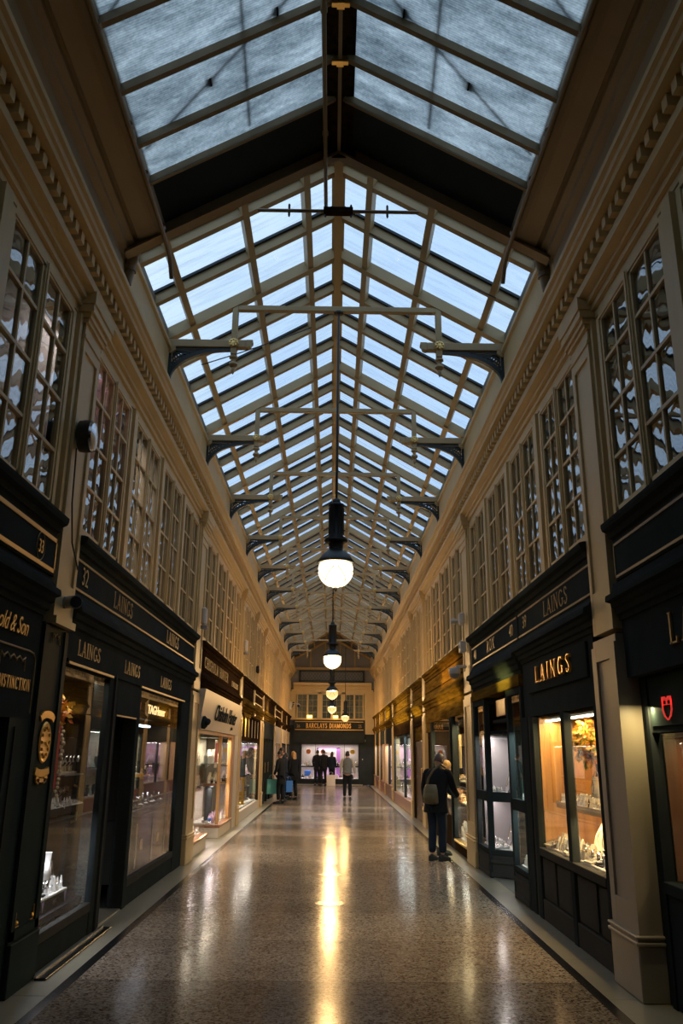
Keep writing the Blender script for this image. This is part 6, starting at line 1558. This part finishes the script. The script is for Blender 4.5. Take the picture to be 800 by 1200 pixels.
# standing group on the left
person('person in a long black coat at the left shopfront, nearest of the standing group', (-1.66, 28.0, 0), D(62), 1.66, 'coatblack', .62, 'coatblack', 'hairdark', 'short', D(4), (D(10), D(20)),
       arms=[((-.05, .02, -.28), (-.04, .12, -.48)), ((.05, -.01, -.28), (.04, .05, -.53))])
person('person in navy peering over the long black coat in the left group', (-1.62, 28.95, 0), D(95), 1.78, 'navy', .78, 'navy', 'hairdark', 'short', D(5), (D(8), 0))
person('person in a black jacket at the right edge of the left standing group', (-1.35, 30.2, 0), D(40), 1.66, 'coatblack', .68, 'coatblack', 'hairblond', 'long', D(2), (0, D(15)))
person('person in navy hidden deepest in the left group, beyond the long black coat', (-1.62, 30.9, 0), D(80), 1.60, 'navy', .74, 'coatblack', 'hairdark', 'short', D(4), (D(6), 0))
def carrier(name, label, x, y, z, w, d, h, m, rz=0.):
    r = thing(name, label, 'bag', (0, 0, 0))
    b = MB(); b.poly([(-w / 2, -d / 2, 0), (w / 2, -d / 2, 0), (w / 2, d / 2, 0), (-w / 2, d / 2, 0)], (0, 0, .004))
    for p in ((-w / 2, -d / 2, w / 2, -d / 2), (w / 2, -d / 2, w / 2, d / 2), (w / 2, d / 2, -w / 2, d / 2), (-w / 2, d / 2, -w / 2, -d / 2)):
        b.beam((p[0], p[1], h / 2), (p[2], p[3], h / 2), .004, h)
    b.build('sack', M[m], r)
    for q in (-1, 1): MB().tube([(-w * .25, q * d / 2, h), (-w * .2, q * d * .3, h + .10), (0, 0, h + .15), (w * .2, q * d * .3, h + .10), (w * .25, q * d / 2, h)], .004, 5).build('handle', M[m], r)
    r.location = (x, y, z); r.rotation_euler = (0, 0, rz)
    return r
carrier('carrier_bag', 'teal carrier bag held by the black-coated person on the left', -1.98, 28.05, .30, .34, .12, .46, 'teal', .4)
carrier('carrier_bag', 'blue carrier bag hanging beside the left standing group', -1.42, 28.35, .35, .24, .10, .36, 'bluebag', .5)
# far end
person('person in a black suit before the far window, left one of the pair', (-.72, 42.6, 0), D(-20), 1.74, 'coatblack', .74, 'coatblack', 'hairdark', 'short', 0, (0, 0))
person('person in a grey-fronted dark jacket before the far window, right one of the pair', (-.40, 42.5, 0), D(25), 1.76, 'coatblack', .76, 'coatblack', 'hairdark', 'short', 0, (0, 0), collar='greyvest')
person('person in a navy top facing the far window above the white bag', (.02, 43.2, 0), D(-30), 1.66, 'navy', .80, 'coatblack', 'hairdark', 'long', 0, (0, 0))
carrier('carrier_bag', 'white carrier bag with a dark square near the far window', -.02, 42.95, .0, .44, .16, .52, 'white', 0)
person('lone person in a grey vest walking away down the middle', (.58, 30.6, 0), D(0), 1.68, 'greyvest', .92, 'coatblack', 'hairdark', 'short', D(1), (0, 0), sleeves='shirt', feet=((-.10, -.07), (.10, .07)),
       arms=[((-.07, -.02, -.27), (-.08, .03, -.50)), ((.07, -.03, -.27), (.09, .0, -.50))])

# ================================================================== SMALL FITTINGS
r = thing('security_camera', 'grey bullet camera on the corner beside the nearest left pilaster', 'camera', (-2.2, 6.5, 2.82))
MB().lathe([(.05, 0), (.05, .02), (.02, .03), (.018, .08)], (-2.205, 6.52, 2.80), 12, 'x').build('bracket', M['greyplastic'], r, True)
d = Vector((.55, -.75, -.12)).normalized(); p = Vector((-2.14, 6.50, 2.80))
q = MB().tube([p - d * .07, p - d * .05, p + d * .08, p + d * .12], [.03, .052, .055, .055], 16); q.build('housing', M['greyplastic'], r, True)
MB().tube([p + d * .118, p + d * .124], [.045, .045], 16).build('lens', M['black'], r, True)
r = thing('alarm_box', 'round black bulkhead lamp with a mirrored face on the nearest left pilaster', 'lamp', (-2.2, 6.5, 4.2))
MB().lathe([(.12, 0), (.125, .05), (.12, .10)], (-2.185, 6.42, 4.22), 20, 'x', 1, 1.15).build('housing', M['iron'], r, True)
MB().lathe([(.001, .10), (.112, .10), (.105, .12), (.06, .135), (.001, .14)], (-2.185, 6.42, 4.22), 20, 'x', 1, 1.15).build('face', M['silver'], r, True)
tag(MB().tube([(-2.18, 6.34, 4.08), (-2.17, 6.35, 3.6), (-2.185, 6.50, 3.30), (-2.19, 6.74, 3.12)], .007, 6).build('wire', M['iron']), 'thin black wire hanging below the round bulkhead lamp', 'wire')
for (y, z, lb) in ((13.30, 3.78, 'white siren box on the second left pilaster'), (19.9, 4.12, 'pale siren box on the third left pilaster')):
    r = thing('siren_box', lb, 'alarm', (-2.16, y, z))
    MB().box(-2.10, -2.19, y - .07, y + .07, z - .14, z + .16, .03).build('case', M['whiteplastic'], r); MB().lathe([(.055, -.20), (.06, -.15), (.05, -.14)], (-2.14, y, z), 14).build('lens', M['greyplastic'], r, True)
r = thing('siren_box', 'dark siren box high on the left wall beyond the yellow-lit shop', 'alarm', (-2.16, 23.35, 3.9))
MB().box(-2.10, -2.19, 23.27, 23.43, 3.78, 4.0, .03).build('case', M['iron'], r); MB().box(-2.095, -2.10, 23.29, 23.41, 3.9, 3.98).build('label_plate', M['whiteplastic'], r)
r = thing('dome_camera', 'white dome camera on a bracket at the second right pilaster', 'camera', (2.1, 13.3, 2.9))
MB().box(2.02, 2.20, 13.28, 13.36, 2.99, 3.03, .008).build('bracket', M['whiteplastic'], r)
MB().lathe([(.03, .10), (.085, .085), (.095, .06), (.095, .0), (.09, -.01)], (2.0, 13.32, 2.90), 20).build('housing', M['whiteplastic'], r, True)
MB().lathe([(.088, -.01), (.085, -.035), (.06, -.075), (.001, -.095)], (2.0, 13.32, 2.90), 20).build('dome', M['greyplastic'], r, True)
r = thing('junction_box', 'white square sensor box below the horn on the second right pilaster', 'box', (2.15, 13.3, 3.3))
MB().box(2.09, 2.19, 13.22, 13.42, 3.24, 3.42, .012).build('case', M['whiteplastic'], r); MB().lathe([(.001, 0), (.03, .0), (.035, .015), (.001, .02)], (2.075, 13.32, 3.34), 12, 'x').build('sensor', M['greyplastic'], r, True)
r = thing('horn_speaker', 'white horn speaker on the second right pilaster', 'speaker', (2.15, 13.3, 3.75))
MB().box(2.10, 2.19, 13.26, 13.42, 3.70, 3.90, .02).build('case', M['whiteplastic'], r); MB().lathe([(.05, -.10), (.055, -.09), (.03, .02)], (2.06, 13.34, 3.76), 14, 'x').build('horn', M['whiteplastic'], r, True)
r = thing('security_camera', 'small black and white camera on a wall bracket by the far left corner', 'camera', (-2.0, 42.5, 3.9))
MB().box(-1.75, -2.24, 42.46, 42.52, 4.0, 4.03).box(-2.10, -2.24, 42.4, 42.6, 3.7, 4.1, .02).build('bracket', M['whiteplastic'], r)
MB().ball((-1.76, 42.48, 3.93), .11, 14, 8, 1, 1, .9).build('housing', M['whiteplastic'], r, True); MB().ball((-1.74, 42.40, 3.90), .07, 12, 8).build('lens', M['black'], r, True)
r = thing('wall_lamp', 'small lamp on a black bracket at the far left corner', 'lamp', (-2.1, 42.9, 3.9))
MB().tube([(-2.24, 42.9, 3.8), (-2.1, 42.9, 3.85), (-2.02, 42.9, 4.0)], .02, 8).lathe([(.06, 0), (.07, .04), (.03, .12)], (-2.02, 42.9, 4.0), 12).build('bracket', M['iron'], r, True)
for i, (y, rr) in enumerate(((9.98, .16), (12.2, .15), (13.2, .10), (17.2, .13))):
    r = thing('floor_cover', 'round metal cover set in the terrazzo on the centre line, %s from the viewer' % ORD[i], 'cover', (0, y, 0), 'round floor covers')
    MB().lathe([(.001, .0), (rr, .0), (rr, .003), (.001, .003)], (0, y, 0), 28).build('plate', M['greystone'] if i != 2 else M['iron'], r)
    MB().lathe([(rr, .0), (rr + .012, .0), (rr + .012, .004), (rr, .004)], (0, y, 0), 28).build('rim', M['blackstone'], r)

# ================================================================== LIGHT AND CAMERA
w = bpy.data.worlds.new('sky'); sc.world = w; w.use_nodes = True
nt = w.node_tree; bg = nt.nodes['Background']
tc = nt.nodes.new('ShaderNodeTexCoord'); nz = nt.nodes.new('ShaderNodeTexNoise'); nz.inputs['Scale'].default_value = 2.2; nz.inputs['Detail'].default_value = 5
nt.links.new(tc.outputs['Generated'], nz.inputs['Vector'])
cr = nt.nodes.new('ShaderNodeValToRGB'); cr.color_ramp.elements[0].position = .35; cr.color_ramp.elements[1].position = .68
cr.color_ramp.elements[0].color = (.46, .66, .95, 1); cr.color_ramp.elements[1].color = (.74, .88, 1., 1)
nt.links.new(nz.outputs['Fac'], cr.inputs['Fac']); nt.links.new(cr.outputs['Color'], bg.inputs['Color'])
bg.inputs['Strength'].default_value = SKY
# the pendant globes' light
for (x, y, z, e) in ((.02, 8.8, 3.6, 17), (-.01, 17.95, 3.6, 120), (-.01, 27.1, 3.5, 240), (-.01, 36.4, 3.47, 260), (.65, 41., 3.28, 80)):
    d = bpy.data.lights.new('globe_light', 'POINT'); d.energy = e * LAMP; d.color = (1., .64, .29); d.shadow_soft_size = .17
    o = bpy.data.objects.new('globe_light', d); COL.objects.link(o); o.location = (x, y, z - .02)

f_px = 939.
def ray(px, py): return Vector((px - 400., -(py - 600.), -f_px)).normalized()
Yc = ray(388.5, 881.); rl = math.radians(.7)
up = Vector((math.sin(rl), math.cos(rl), 0)); Zc = (up - Yc * Yc.dot(up)).normalized(); Xc = Yc.cross(Zc)
cam = bpy.data.cameras.new('camera'); cam.sensor_fit = 'VERTICAL'; cam.sensor_height = 36; cam.sensor_width = 24; cam.lens = 36 * f_px / 1200; cam.clip_end = 300
co = bpy.data.objects.new('camera', cam); COL.objects.link(co)
co.matrix_world = Matrix.Translation((0, 0, 1.65)) @ Matrix((Xc, Yc, Zc)).to_4x4()
sc.camera = co
sc.view_settings.view_transform = 'Standard'; sc.view_settings.look = 'None'; sc.view_settings.gamma = 1; sc.view_settings.use_curve_mapping = False
sc.view_settings.exposure = EXPO
sc.cycles.max_bounces = 8; sc.cycles.transparent_max_bounces = 24; sc.cycles.sample_clamp_indirect = 4
sc.cycles.caustics_reflective = False; sc.cycles.caustics_refractive = False
